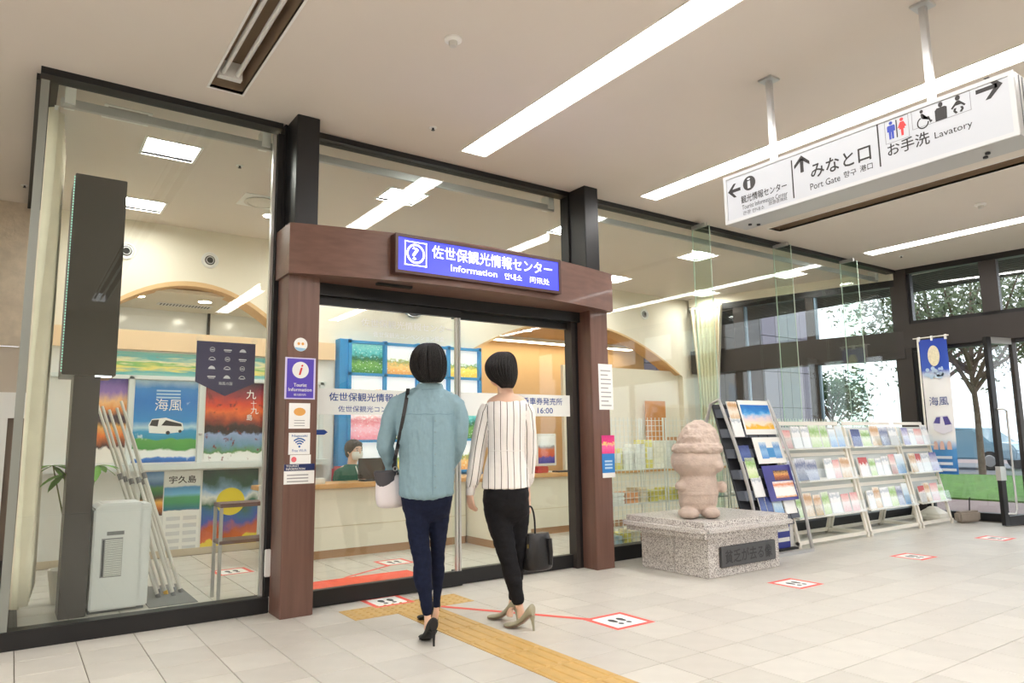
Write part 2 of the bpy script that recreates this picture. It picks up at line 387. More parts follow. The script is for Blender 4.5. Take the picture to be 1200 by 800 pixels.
# ---- floor stickers with footprints
M_tape = mat('red_tape', (238,98,88), .5); M_foot = mat('footprint_ink', (44,52,56), .5)
def sticker(c, label, rot=0.0, w=.30, h=.30):
    t = E('floor_sticker', (c[0], c[1], 0), label, 'floor sticker', 'waiting marks on the floor')
    ex = V((math.cos(rot), math.sin(rot), 0)); ey = V((-math.sin(rot), math.cos(rot), 0)); o = V((c[0], c[1], .0015))-ex*w/2-ey*h/2
    O('paper', MB().sheet(o, ex*w, ey*h, .001), M_paper, t)
    tb = MB(); b = .035; u = Z3*.0006
    for (p, a_, b_) in ((o, ex*w, ey*b), (o+ey*(h-b), ex*w, ey*b), (o+ey*b, ex*b, ey*(h-2*b)), (o+ex*(w-b)+ey*b, ex*b, ey*(h-2*b))): tb.obox(p+u*.2, a_, b_, u)
    O('tape_border', tb, M_tape, t)
    for s in (-1, 1):
        sole = [(s*.035+.024*math.cos(a)*(1 if math.sin(a) > 0 else .8), .018+.042*math.sin(a)) for a in [2*math.pi*i/18 for i in range(18)]]
        heel = [(s*.033+.017*math.cos(a), -.055+.02*math.sin(a)) for a in [2*math.pi*i/12 for i in range(12)]]
        c0 = V((c[0], c[1], .0024))
        fp = MB().prism(c0, ex, ey, sole, .0006).prism(c0, ex, ey, heel, .0006)
        O('footprint', fp, M_foot, t)
    return t
sticker((2.285, 4.87), 'red taped footprint sticker on the floor directly before the shop doors')
sticker((3.20, 3.44), 'red taped footprint sticker beside the woman in the striped blouse', w=.32, h=.32)
sticker((5.05, 3.43), 'red taped footprint sticker on the floor in front of the granite pedestal')
sticker((6.97, 3.47), 'red taped footprint sticker on the floor in front of the white leaflet racks')
sticker((8.80, 3.50), 'red taped footprint sticker farthest away, near the open street door')
sticker((1.70, 6.84), 'red taped footprint sticker inside the shop behind the left glass pane', .05)
sticker((3.05, 6.35), 'red taped footprint sticker inside the shop before the counter')
O('floor_tape', MB().obox(FL(516, 711.5)+Z3*.0014, FL(694, 727)-FL(516, 711.5), (.03, .035, 0), (0, 0, .0006)), M_tape, label='thin red tape line on the floor beneath the two women', cat='floor tape')
O('floor_tape', MB().obox((2.95, 6.2, .001), (-.55, -.3, 0), (-.02, .03, 0), (0, 0, .0008)), M_tape, label='red tape line on the shop floor leading off the inside sticker', cat='floor tape')
O('door_mat', MB().box((1.75, 5.30, 0), (2.95, 5.88, .006)), mat('red_mat', (238,92,66), .7, var=.05), label='bright red doormat just inside the glass doors', cat='mat')
# ---- surrounding walls of the concourse
def struct(name, mb, mt, label, cat='wall', **k): return O(name, mb, mt, label=label, cat=cat, kind='structure', **k)
struct('wall_rear', MB().box((-7, -4.4, 0), (10.9, -4.2, CEIL)), M_beige, 'beige wall behind the viewer')
struct('wall_left', MB().box((-7.2, -4.2, 0), (-7, 11.6, CEIL)), M_beige, 'beige wall at the far left')
# ---- shop back wall with two arched openings
def arch_wall(x0, x1, arches, y0, y1, top):
    mb = MB(); n = 26
    cuts = []
    x = x0
    for (cx, k, zt, zb) in arches:
        hw = math.sqrt((zt-zb)/k); cuts.append((cx-hw, cx+hw, cx, k, zt, zb))
    for (a, b, cx, k, zt, zb) in cuts:
        if a > x: mb.box((x, y0, 0), (a, y1, top))
        for i in range(n):
            u0, u1 = a+(b-a)*i/n, a+(b-a)*(i+1)/n
            z0, z1 = zt-k*(u0-cx)**2, zt-k*(u1-cx)**2; q = len(mb.v)
            mb.v += [(u0,y0,z0),(u1,y0,z1),(u1,y0,top),(u0,y0,top),(u0,y1,z0),(u1,y1,z1),(u1,y1,top),(u0,y1,top)]
            mb.f += [tuple(q+w for w in f) for f in ((0,1,2,3),(4,7,6,5),(0,4,5,1))]
        x = b
    mb.box((x, y0, 0), (x1, y1, top)); return mb
struct('wall_back', arch_wall(.12, 10.2, [(1.53, .475, 2.89, 1.95), (7.0, .145, 2.9, 2.15)], YB, YB+.16, CEIL), M_cream, 'cream shop back wall with two arched openings')
struct('trim_1', (lambda mb: [mb.obox((1.53-1.40+2.8*i/30, YB-.004, 2.89-.475*(-1.40+2.8*i/30)**2-.0), (2.8/30, 0, -.475*((-1.40+2.8*(i+1)/30)**2-(-1.40+2.8*i/30)**2)), (0, .3, 0), (0, 0, -.05)) for i in range(30)] and mb)(MB()), M_tan, 'tan plaster edge lining the left arch', 'trim')
struct('trim_2', (lambda mb: [mb.obox((7.0-2.2+4.4*i/30, YB-.004, 2.9-.145*(-2.2+4.4*i/30)**2), (4.4/30, 0, -.145*((-2.2+4.4*(i+1)/30)**2-(-2.2+4.4*i/30)**2)), (0, .3, 0), (0, 0, -.03)) for i in range(30)] and mb)(MB()), M_tan, 'tan plaster edge lining the right arch', 'trim')
# rooms behind the arches
struct('wall_niche', MB().box((.0, 9.6, 0), (3.1, 9.7, CEIL)).box((3.0, 8.36, 0), (3.1, 9.6, CEIL)), M_cream, 'pale wall of the room behind the left arch')
struct('trim_3', MB().box((.0, 8.36, 2.78), (3.0, 9.6, 2.82)), M_cream, 'lowered pale ceiling seen through the left arch', 'ceiling')
struct('wall_office', MB().box((4.3, 10.0, 0), (10.2, 10.1, CEIL)).box((4.3, 8.36, 0), (4.4, 10.0, CEIL)), M_tan, 'tan wall of the office behind the right arch')
struct('trim_4', MB().box((4.4, 8.36, 2.84), (10.2, 10.0, 2.88)), M_tan, 'tan lowered ceiling seen through the right arch', 'ceiling')
struct('wall_panel', MB().box((6.75, 8.30, 0), (10.0, 8.36, 2.24)), M_cream, 'plain cream wall panel below the right arch')
# wall far left beyond the glass box: stone cladding over a dark shop front
struct('wall_side', MB().box((-7, YB, 0), (.12, YB+.2, 1.62)), M_beige, 'beige lower wall left of the glass box')
cl = tag(E('wall_cladding', (-.6, YB, 1.62), 'pitted tan stone slabs on the far left wall', 'wall'), kind='structure')
for i in range(6):
    O('stone_slab', MB().box((-.86-1.0*i+.004+.98*0, YB-.03, 2.08), (.12-1.0*i, YB, CEIL)) if i == 0 else MB().box((-.86-1.0*i, YB-.03, 2.08), (.115-1.0*i, YB, CEIL)), M_stone_wall, cl)
O('lower_panel', MB().box((-7, YB-.015, 1.64), (.115, YB, 2.075)), mat('putty', (196,184,170), .8), cl)
struct('trim_5', MB().box((-7, YB-.06, 1.40), (.1, YB, 1.64)), M_white, 'white band over the dark doorway at far left', 'trim')
dr = tag(E('door_2', (-.2, YB-.05, 0), 'grey door leaf with white frame at far left', 'door'), kind='structure')
O('leaf', MB().box((-.75, YB-.05, 0), (-.10, YB-.02, 1.36)), mat('door_grey', (168,164,156), .5), dr)
O('door_frame', MB().box((-.10, YB-.07, 0), (-.04, YB-.01, 1.40)), M_white, dr)
O('brown_strip', MB().box((-.04, YB-.03, 0), (.1, YB-.01, 1.4)), mat('brown_panel', (120,104,92), .6), dr)  # plain brown strip between the door frame and the glass box
# baseboard in the shop
struct('baseboard_back', MB().box((.12, YB-.09, 0), (3.0, YB-.075, .07)), mat('base_tan', (214,200,176), .6), 'low pale baseboard under the posters', 'baseboard')
# ================================================================== STOREFRONT
def win(name, loc, label): return E(name, loc, label, 'window', kind='structure')
PL, PR = (1.50, 1.72), (4.24, 4.45)       # portal posts in X
PFY = 4.77                                  # portal front
w1 = win('window_1', (.8, YG, 0), 'large clear glass pane of the left shop wing')
O('base_rail', MB().box((.0, 5.05, 0), (PL[0], 5.17, .105)), M_black, w1, bevel=.004)
O('top_rail', MB().box((.0, 5.05, 3.435), (PL[0], 5.17, CEIL)), M_black, w1)
O('glass_pane', MB().box((.06, YG, .105), (PL[0]+.02, YG+.012, 3.435)), M_glass, w1)
O('glazing_bead', MB().box((PL[0]-.03, 5.06, .105), (PL[0]+.02, 5.16, 3.40)), M_black, w1)
O('edge_strip', MB().box((PL[0]-.055, 5.085, .105), (PL[0]-.035, 5.125, 3.40)), M_steel, w1)
w2 = win('window_2', (.04, 6.6, 0), 'left side glass wall of the shop seen edge-on')
O('base_rail', MB().box((-.02, 5.17, 0), (.10, YB, .105)), M_black, w2)
O('top_rail', MB().box((-.02, 5.17, 3.435), (.10, YB, CEIL)), M_black, w2)
for (a, b) in ((5.12, 6.60), (6.62, YB)):
    O('glass_pane', MB().box((.03, a, .105), (.042, b, 3.435)), M_glass, w2)
O('corner_post', MB().box((.005, 5.06, .105), (.05, 5.10, 3.40)), mat('corner_alu', (150,155,150), .3, .6), w2)
w3 = win('window_3', (3.0, YG, 2.7), 'glass pane above the brown entrance header')
O('top_rail', MB().box((PL[1], 5.05, 3.435), (PR[0], 5.17, CEIL)), M_black, w3)
O('glass_pane', MB().box((PL[1]-.1, YG, 2.5), (PR[0]+.1, YG+.012, 3.435)), M_glass, w3)
XC = 10.40
w4 = win('window_4', (7.4, YG, 0), 'long clear glass front of the right shop wing with glass fins')
O('base_rail', MB().box((PR[1], 5.05, 0), (XC-.05, 5.17, .13)), M_black, w4, bevel=.004)
O('top_rail', MB().box((PR[1], 5.05, 3.435), (XC-.02, 5.17, CEIL)), M_black, w4)
fx = [PR[1], 6.03, 7.5, 8.96, XC-.06]
for i in range(4):
    O('glass_pane', MB().box((fx[i]+.004, YG, .13), (fx[i+1]-.004, YG+.012, 3.435)), M_glass, w4)
for x in fx[1:4]:
    O('glass_fin', MB().box((x-.008, YG-.24, .4), (x+.008, YG-.002, 3.40)), M_fin, w4)
    O('fin_bracket', MB().box((x-.018, YG-.20, 3.40), (x+.018, YG-.01, 3.44)), M_silver, w4)
    for dy in (.24, .006): O('fin_edge', MB().box((x-.006, YG-dy-.003, .4), (x+.006, YG-dy, 3.40)), frosted('fin_edge', (206,228,210), .75), w4)
# black upright posts over the header
for nm, (a, b), lab in (('trim_6', (1.535, 1.70), 'black metal post rising from the left end of the entrance header'), ('trim_7', (4.235, 4.40), 'black metal post rising from the right end of the entrance header')):
    struct(nm, MB().box((a, PFY+.06, 2.62), (b, 5.17, CEIL)).box((a-.02, 5.05, 2.62), (a, 5.17, CEIL)), M_black, lab, 'post', bevel=.004)
# curtain rails behind the glass
for nm, a, b, lab in (('curtain_rail', .12, 1.48, 'white curtain rail along the top of the left glass pane'), ('curtain_rail', 1.75, 4.2, 'white curtain rail behind the glass above the entrance'), ('curtain_rail', 4.5, 10.2, 'white curtain rail along the right glass front')):
    t = E(nm, ((a+b)/2, 5.27, 3.4), lab, 'curtain rail')
    O('rail', MB().box((a, 5.24, 3.33), (b, 5.27, 3.39)).box((a, 5.29, 3.36), (b, 5.33, 3.40)), M_silver, t, bevel=.003)
    for s in (a+.02, b-.08): O('bracket', MB().box((s, 5.22, 3.35), (s+.06, 5.34, CEIL)), M_white, t)
# ---- wooden entrance portal
po = tag(E('entrance_portal', (3.0, PFY, 0), 'dark brown wooden entrance surround with bowed header', 'entrance'), kind='structure')
for (a, b) in (PL, PR):
    O('post', MB().box((a, PFY+.04, 0), (b, 5.05, 2.30)), M_wood, po, bevel=.004)
hd = MB(); n = 24; x0, x1 = PL[0]-.02, PR[1]+.03
for i in range(n+1):
    u = i/n; x = x0+(x1-x0)*u; y = PFY-.01-.20*4*u*(1-u)
    hd.v += [(x, y, 2.29), (x, y, 2.645), (x, 5.06, 2.29), (x, 5.06, 2.645)]
for i in range(n):
    a = 4*i; b = a+4; hd.f += [(a, b, b+1, a+1), (a+2, a+3, b+3, b+2), (a, a+2, b+2, b), (a+1, b+1, b+3, a+3)]
hd.f += [(0, 1, 3, 2), (4*n, 4*n+2, 4*n+3, 4*n+1)]
O('header', hd, M_woodh, po)
O('door_sensor', MB().box((2.12, 4.72, 2.272), (2.40, 4.76, 2.292)), M_rubber, po)
# ---- illuminated shop sign on the header
SX0, SX1, SY, SZ0, SZ1 = 2.17, 3.69, 4.545, 2.335, 2.625
sg = E('shop_sign', ((SX0+SX1)/2, SY, SZ0), 'blue backlit shop sign with white Japanese lettering on the entrance header', 'sign')
O('casing', MB().box((SX0, SY, SZ0), (SX1, SY+.10, SZ1)), mat('sign_case', (74,46,40), .4), sg, bevel=.004)
rim = MB(); b = .022
rim.box((SX0, SY-.012, SZ0), (SX1, SY, SZ0+b)).box((SX0, SY-.012, SZ1-b), (SX1, SY, SZ1)).box((SX0, SY-.012, SZ0+b), (SX0+b, SY, SZ1-b)).box((SX1-b, SY-.012, SZ0+b), (SX1, SY, SZ1-b))
O('rim', rim, mat('sign_case', (74,46,40), .4), sg)
O('face', MB().box((SX0+b, SY-.004, SZ0+b), (SX1-b, SY, SZ1-b)), mat('sign_blue', (64,70,214), .25, emit=.75), sg)
M_glow = mat('sign_white', (250,250,255), .4, emit=1.1)
f0 = V((SX0, SY-.004, SZ0)); L_ = SX1-SX0; Hh = SZ1-SZ0
text('佐世保観光情報センター', sg, f0+V((.30, 0, .145)), X3, Z3, .098, M_glow, width=1.13, bold=.011)
text('Information', sg, f0+V((.46, 0, .065)), X3, Z3, .048, M_glow, width=.42, bold=.015)
text('안내소', sg, f0+V((.95, 0, .060)), X3, Z3, .052, M_glow, width=.17, bold=.006)
text('问讯处', sg, f0+V((1.20, 0, .060)), X3, Z3, .052, M_glow, width=.20, bold=.005)
ic = MB(); c0 = f0+V((.165, 0, .155)); 
def ring(mb, o, ex, ey, cx, cy_, r0, r1, d=.0006, n=28, a0=0, a1=2*math.pi):
    full = abs(a1-a0-2*math.pi) < 1e-6
    for i in range(n):
        a, b_ = a0+(a1-a0)*i/n, a0+(a1-a0)*(i+1)/n
        mb.prism(o, ex, ey, [(cx+r0*math.cos(a), cy_+r0*math.sin(a)), (cx+r1*math.cos(a), cy_+r1*math.sin(a)), (cx+r1*math.cos(b_), cy_+r1*math.sin(b_)), (cx+r0*math.cos(b_), cy_+r0*math.sin(b_))], d)
    return mb
lift = V((0, -.0014, 0))
ring(ic, c0+lift, X3, Z3, 0, 0, .060, .074)
for (a, b_) in (((-.09,-.09),(.18,.007)), ((-.09,.083),(.18,.007)), ((-.09,-.09),(.007,.18)), ((.083,-.09),(.007,.18))):
    ic.obox(c0+lift+V((a[0], 0, a[1])), (b_[0], 0, 0), (0, .0006, 0), (0, 0, b_[1]))
O('icon', ic, M_glow, sg, label='white question mark in a ring and square')
text('?', sg, c0+V((-.028, 0, -.045)), X3, Z3, .092, M_glow, width=.05, bold=.012)
# ---- sliding doors
DY = 5.02
dr1 = tag(E('door_1', (3.0, DY, 0), 'two glass sliding doors with black rails between the brown posts', 'door'), kind='structure')
O('transom', MB().box((PL[1], 4.95, 2.20), (PR[0], 5.10, 2.30)), M_black, dr1)
XM = PY(537, 600, DY).x
for (a, b, yy) in ((PL[1], XM+.02, DY), (XM-.02, PR[0]-.06, DY+.05)):
    lf = O('glass_leaf', MB().box((a, yy, .11), (b, yy+.012, 2.20)), M_glass, dr1)
    O('bottom_rail', MB().box((a, yy-.03, 0.004), (b, yy+.03, .115)), M_black, dr1, bevel=.003)
    O('top_rail', MB().box((a, yy-.02, 2.14), (b, yy+.02, 2.20)), M_black, dr1)
O('meeting_stile', MB().box((XM-.022, DY-.012, .115), (XM-.006, DY+.02, 2.14)).box((XM+.006, DY-.012, .115), (XM+.022, DY+.02, 2.14)), M_steel, dr1)
O('side_stile', MB().box((PR[0]-.075, DY-.03, 0), (PR[0]-.03, DY+.07, 2.2)), M_frame, dr1)
O('jamb', MB().box((PR[0]-.03, 4.99, 0), (PR[0], 5.10, 2.2)), M_black, dr1)
O('jamb', MB().box((PL[1], 4.99, 0), (PL[1]+.012, 5.10, 2.2)), M_black, dr1)
# door graphics: a frosted white band with blue lettering, white lettering above
dg_ = E('door_graphics', (3.0, DY, 1.2), 'white band with blue Japanese lettering stuck on the glass doors', 'window decal')
M_band = frosted('band_film', (250,253,250), .80)
def on_door(px, py): return PY(px, py, DY-.004)
zb0, zb1 = 1.335, 1.525
for (a, b) in ((1.735, XM-.03), (XM+.03, 4.15)):
    O('band', MB().box((a, DY-.003, zb0), (b, DY-.001, zb1)), M_band, dg_)
nv = mat('decal_navy', (26,70,150), .5)
text('佐世保観光情報センター', dg_, (1.88, DY-.004, 1.435), X3, Z3, .062, nv, width=.80, bold=.012)
text('佐世保観光コンベンション協会', dg_, (1.95, DY-.004, 1.355), X3, Z3, .046, nv, width=.78)
text('乗車券発売所', dg_, (3.62, DY-.004, 1.435), X3, Z3, .062, nv, width=.44, bold=.012)
text('16:00', dg_, (3.78, DY-.004, 1.36), X3, Z3, .050, nv, width=.17, bold=.01)
M_wv = mat('decal_white', (252,252,252), .5)
text('佐世保観光情報センター', dg_, (2.12, DY-.004, 2.005), X3, Z3, .062, M_wv, width=.80)
text('佐世保観光コンベンション協会', dg_, (2.22, DY-.004, 1.93), X3, Z3, .042, M_wv, width=.62)
ar = MB().prism(V((1.76, DY-.004, 1.19)), X3, Z3, [(0, 0), (.09, 0), (.115, .018), (.09, .036), (0, .036)], .001)
O('arrow', ar, nv, dg_)
# ---- notices on the brown posts
def notice(name, px0, py0, px1, py1, Y, label, mt=None, cat='notice', t=.002, wrap=True):
    a, b = PY(px0, py0, Y-.003), PY(px1, py1, Y-.003)
    e = E(name, ((a.x+b.x)/2, Y-.003, b.z), label, cat)
    O('sheet', MB().sheet((a.x, Y-.003, b.z), X3*(b.x-a.x), Z3*(a.z-b.z), t), mt or M_paper, e)
    return e, a.x, b.x, b.z, a.z
PF = PFY+.04
q = PY(352.5, 403.5, PF-.003); e = E('round_sticker', tuple(q), 'small round white sticker high on the left brown post', 'sticker')
O('disc', MB().prism(q, X3, Z3, circle(0, 0, .047, 28), .002), M_paper, e)
O('pale_band', MB().prism(q+V((0, -.001, 0)), X3, Z3, circle(0, 0, .046, 14, math.pi*1.15, math.pi*1.85), .001), mat('band_blue', (150,196,226), .5), e)
O('print', MB().prism(q+V((0, -.001, 0)), X3, Z3, circle(-.014, .005, .010, 12), .001).prism(q+V((0, -.001, 0)), X3, Z3, circle(.014, .005, .010, 12), .001), mat('orange_print', (232,170,90), .5), e)
e, a, b, c, d = notice('tourist_information_plate', 334.5, 418, 369, 468, PF, 'purple tourist information plate with a red letter i on the left post', mat('plate_rim', (214,206,240), .4), 'sign')
w_, h_ = b-a, d-c; o_ = V((a, PF-.003, c))
O('purple_field', MB().prism(o_+V((0, -.001, 0)), X3, Z3, [(w_*.06, h_*.03), (w_*.94, h_*.03), (w_*.94, h_*.97), (w_*.06, h_*.97)], .001), mat('plate_purple', (88,70,186), .35), e)
O('disc', MB().prism(o_+V((0, -.002, 0)), X3, Z3, circle(w_*.5, h_*.70, w_*.27, 28), .001), M_white, e)
text('i', e, o_+V((w_*.45, -.002, h_*.585)), X3, Z3, h_*.24, M_red, width=w_*.13, bold=.04, shear=.25)
text('Tourist', e, o_+V((w_*.5, -.002, h_*.30)), X3, Z3, h_*.08, M_white, width=w_*.42, align='CENTER', bold=.03)
text('Information', e, o_+V((w_*.5, -.002, h_*.19)), X3, Z3, h_*.08, M_white, width=w_*.76, align='CENTER', bold=.03)
text('観光案内所', e, o_+V((w_*.5, -.002, h_*.08)), X3, Z3, h_*.055, M_white, width=w_*.40, align='CENTER')
e, a, b, c, d = notice('laminated_notice', 339, 472, 363, 502, PF, 'small laminated white notice with an orange print on the left post')
w_, h_ = b-a, d-c; o_ = V((a, PF-.003, c))
O('print', MB().prism(o_+V((0, -.001, 0)), X3, Z3, [(w_*.5+w_*.28*math.cos(t), h_*.66+h_*.16*math.sin(t)) for t in [i*.35 for i in range(18)]], .0006), mat('orange_print', (232,170,90), .5), e)
for q in range(3): O('print', MB().box((a+w_*.25, PF-.0045, c+h_*(.1+.1*q)), (b-w_*.25, PF-.003, c+h_*(.13+.1*q))), mat('pale_grey_print', (170,170,172), .6), e)
e, a, b, c, d = notice('wifi_sticker', 338.5, 507, 363, 532, PF, 'white sticker with a blue wireless symbol on the left post', cat='sticker')
w_, h_ = b-a, d-c; o_ = V((a, PF-.0045, c))
wf = MB(); cb = mat('wifi_blue', (40,100,170), .4)
for r in (.10, .19, .28): ring(wf, o_, X3, Z3, w_*.5, h_*.36, r*w_*1.2, (r+.05)*w_*1.2, n=10, a0=math.radians(45), a1=math.radians(135))
wf.prism(o_, X3, Z3, circle(w_*.5, h_*.36, w_*.05, 10), .0006)
O('wireless_symbol', wf, cb, e)
text('Nagasaki', e, o_+V((w_*.5, 0, h_*.78)), X3, Z3, h_*.13, cb, width=w_*.72, align='CENTER', bold=.02)
text('Free Wi-Fi', e, o_+V((w_*.5, 0, h_*.12)), X3, Z3, h_*.12, cb, width=w_*.66, align='CENTER')
e, a, b, c, d = notice('pink_label', 340, 533, 364, 543, PF, 'narrow white and pink label under the wireless sticker', cat='label')
O('pink_dot', MB().prism(V((a, PF-.0045, c)), X3, Z3, circle((b-a)*.18, (d-c)*.5, (d-c)*.3, 14), .0006), mat('pink_print', (232,110,120), .5), e)
e, a, b, c, d = notice('tourist_code_card', 333, 544, 368, 566, PF, 'white card with navy tourist information header low on the left post', cat='card')
w_, h_ = b-a, d-c; o_ = V((a, PF-.0045, c))
O('navy_header', MB().box((a, PF-.0045, c+h_*.66), (b, PF-.003, d)), mat('card_navy', (30,44,96), .4), e)
text('TOURIST', e, o_+V((w_*.06, -.0006, h_*.85)), X3, Z3, h_*.11, M_white, width=w_*.42, bold=.03)
text('INFORMATION', e, o_+V((w_*.06, -.0006, h_*.70)), X3, Z3, h_*.11, M_white, width=w_*.62, bold=.03)
for q in range(3): O('print', MB().box((a+w_*.1, PF-.0042, c+h_*(.1+.16*q)), (a+w_*.8, PF-.003, c+h_*(.16+.16*q))), mat('pale_grey_print', (170,170,172), .6), e)
e, a, b, c, d = notice('paper_notice', 701, 426, 719, 480, PF, 'white printed paper notice in a sleeve on the right brown post')
for q in range(9): O('print', MB().box((a+(b-a)*.14, PF-.0042, c+(d-c)*(.08+.095*q)), (b-(b-a)*(.14+.2*(q % 3 == 1)), PF-.003, c+(d-c)*(.105+.095*q))), mat('pale_grey_print', (170,170,172), .6), e)
e, a, b, c, d = notice('pink_sticker', 705, 510, 720.5, 531, PF, 'bright pink square sticker on the right brown post', print_mat('pink_st', [(0,(236,70,140)),(.4,(240,110,170)),(.55,(250,220,120)),(.6,(236,70,140)),(1,(214,50,130))], 9, .3, 3), 'sticker')
e, a, b, c, d = notice('blue_sticker', 705.5, 531.5, 721, 559, PF, 'bright blue sticker with a white foot below the pink one', mat('sticker_blue', (52,132,206), .4), 'sticker')
O('white_foot', MB().box((a, PF-.0045, c), (b, PF-.003, c+(d-c)*.2)), M_white, e)
for q in range(3): O('print', MB().box((a+(b-a)*.2, PF-.0042, c+(d-c)*(.36+.14*q)), (b-(b-a)*.2, PF-.003, c+(d-c)*(.44+.14*q))), mat('pale_blue_print', (180,214,240), .6), e)
# white door switch on the left frame
O('door_switch', MB().box((1.462, 5.03, .24), (1.50, 5.055, .42)), M_white, label='white push switch on the frame left of the brown post', cat='switch', bevel=.004)
# ================================================================== HANGING SIGN
HX, HY0, HY1, HZ0, HZ1 = 3.86, 1.245, 2.965, 2.545, 2.875
hs = E('direction_sign', (HX+.1, 2.1, HZ0), 'white illuminated direction sign hanging from the ceiling on two rods', 'sign')
O('casing', MB().box((HX, HY0, HZ0), (HX+.21, HY1, HZ1)), M_silver, hs, bevel=.004)
M_face = mat('sign_face', (190,194,200), .3, emit=.05)
b = .022
O('face', MB().box((HX-.004, HY0+b, HZ0+b), (HX, HY1-b, HZ1-b)), M_face, hs)
rm = MB(); rm.box((HX-.010, HY0, HZ0), (HX, HY1, HZ0+b)).box((HX-.010, HY0, HZ1-b), (HX, HY1, HZ1)).box((HX-.010, HY0, HZ0+b), (HX, HY0+b, HZ1-b)).box((HX-.010, HY1-b, HZ0+b), (HX, HY1, HZ1-b))
O('rim', rm, mat('sign_rim', (204,206,208), .3), hs)
for q in range(4): O('end_groove', MB().box((HX+.05+.04*q, HY0-.003, HZ0+.01), (HX+.056+.04*q, HY0, HZ1-.01)), M_grey, hs)
for (px, py) in ((907, 186), (1091, 108)):
    yy = PX(px, py, HX+.105).y
    O('rod', MB().box((HX+.088, yy-.018, HZ1), (HX+.124, yy+.018, CEIL)), M_steel, hs, bevel=.003)
    O('ceiling_plate', MB().box((HX+.056, yy-.05, CEIL-.015), (HX+.156, yy+.05, CEIL)), M_steel, hs, bevel=.003)
for yy in (2.86, 2.83, 1.43, 1.46): O('latch', MB().lathe((HX+.11+(.05 if yy in (2.83, 1.46) else 0), yy, HZ0), [(.012, 0), (.012, -.008), (.006, -.01)], 12), M_dark, hs)
EXH, EYH = V((0,-1,0)), Z3
h0 = V((HX-.0045, HY1, HZ0))
def HP(u, v): return h0+EXH*u+EYH*v                # u metres from the left end, v up from the bottom
def hu(px, py): q = PX(px, py, HX-.004); return (HY1-q.y, q.z-HZ0)
def arrow(u, v, s, ang, th=.022):
    mb = MB(); c, sn = math.cos(ang), math.sin(ang)
    def R(p): return (u+(p[0]*c-p[1]*sn)*s, v+(p[0]*sn+p[1]*c)*s)
    t = th/s
    mb.prism(HP(0,0)+V((-.001,0,0)), EXH, EYH, [R(p) for p in ((-1, t/2), (-1, -t/2), (.6, -t/2), (.6, t/2))], .0006)
    mb.prism(HP(0,0)+V((-.001,0,0)), EXH, EYH, [R(p) for p in ((1, 0), (0.05, .95), (-.35, .95), (.45, 0), (-.35, -.95), (.05, -.95))], .0006)
    O('arrow', mb, M_ink, hs)
u, v = hu(860.5, 223.5); arrow(u, v, .050, math.pi)
u, v = hu(939.5, 192); arrow(u, v, .054, math.pi/2)
u, v = hu(1159, 103); arrow(u, v, .060, 0)
u, v = hu(878, 214.5)
O('info_disc', MB().prism(HP(0,0)+V((-.001,0,0)), EXH, EYH, circle(u, v, .048, 28), .0006), M_ink, hs)
text('i', hs, HP(u-.013, v-.032)+V((-.0008,0,0)), EXH, EYH, .066, M_face, width=.022, bold=.05)
def htext(body, p0, h, p1=None, bold=0.0, mt=M_ink):
    u0, v0 = hu(*p0); wd = None if p1 is None else hu(*p1)[0]-u0
    text(body, hs, HP(u0, v0), EXH, EYH, h, mt, width=wd, bold=bold)
htext('観光情報センター', (869, 239), .052, (922, 218), .012)
htext('Tourist Information Center', (870, 246), .030, (923, 227))
htext('관광 안내소', (871, 252.5), .027, (896, 243))
htext('旅游咨询处', (901, 241), .027, (923, 234))
htext('みなと口', (951, 209.5), .088, (1021, 185), .02)
htext('Port Gate', (950, 223), .040, (985, 211))
htext('항구', (989, 209), .038, (1004, 203.5))
htext('港口', (1008, 202), .038, (1023, 196.5))
htext('お手洗', (1041, 184), .072, (1090, 167), .015)
htext('Lavatory', (1096, 165), .045, (1140, 148))
for (p, q) in (((927, 188), (931, 232)), ((1027, 146), (1033, 195))):
    u0, v0 = hu(*p); u1, v1 = hu(*q); um = (u0+u1)/2
    O('divider', MB().prism(HP(0,0)+V((-.0008,0,0)), EXH, EYH, [(um-.004, v1), (um+.004, v1), (um+.004, v0), (um-.004, v0)], .0006), M_ink, hs)
def frame_rect(p_tl, p_br):
    u0, v1 = hu(*p_tl); u1, v0 = hu(*p_br); mb = MB(); w = .0022; o = HP(0,0)+V((-.0008,0,0))
    for r in (((u0,v0),(u1,v0+w)), ((u0,v1-w),(u1,v1)), ((u0,v0),(u0+w,v1)), ((u1-w,v0),(u1,v1))):
        mb.prism(o, EXH, EYH, [r[0], (r[1][0], r[0][1]), r[1], (r[0][0], r[1][1])], .0004)
    O('icon_frame', mb, M_grey, hs); return u0, u1, v0, v1
def shrink(mb, c, ku, kv): mb.v = [(x, c.y+(y-c.y)*ku, c.z+(z-c.z)*kv) for x, y, z in mb.v]
def person_icon(u, v, s, mt, skirt, name):
    o = HP(0,0)+V((-.0008,0,0)); mb = MB()
    mb.prism(o, EXH, EYH, circle(u, v+.43*s, .10*s, 14), .0006)
    if skirt: P = [(-.09,.30),(.10,.30),(.24,-.02),(.13,-.02),(.16,-.12),(.07,-.12),(.06,-.5),(-.06,-.5),(-.07,-.12),(-.16,-.12),(-.13,-.02),(-.24,-.02)]
    else: P = [(-.18,.30),(.18,.30),(.22,.24),(.22,-.06),(.14,-.06),(.13,-.5),(.02,-.5),(.01,-.1),(-.01,-.1),(-.02,-.5),(-.13,-.5),(-.14,-.06),(-.22,-.06),(-.22,.24)]
    mb.prism(o, EXH, EYH, [(u+p[0]*s, v+p[1]*s) for p in P], .0006)
    O(name, mb, mt, hs)
u0, u1, v0, v1 = frame_rect((1036, 143.5), (1066.4, 160)); vm = (v0+v1)/2; sz = (v1-v0)*.82
sz = .098; vm = hu(1051, 150.5)[1]
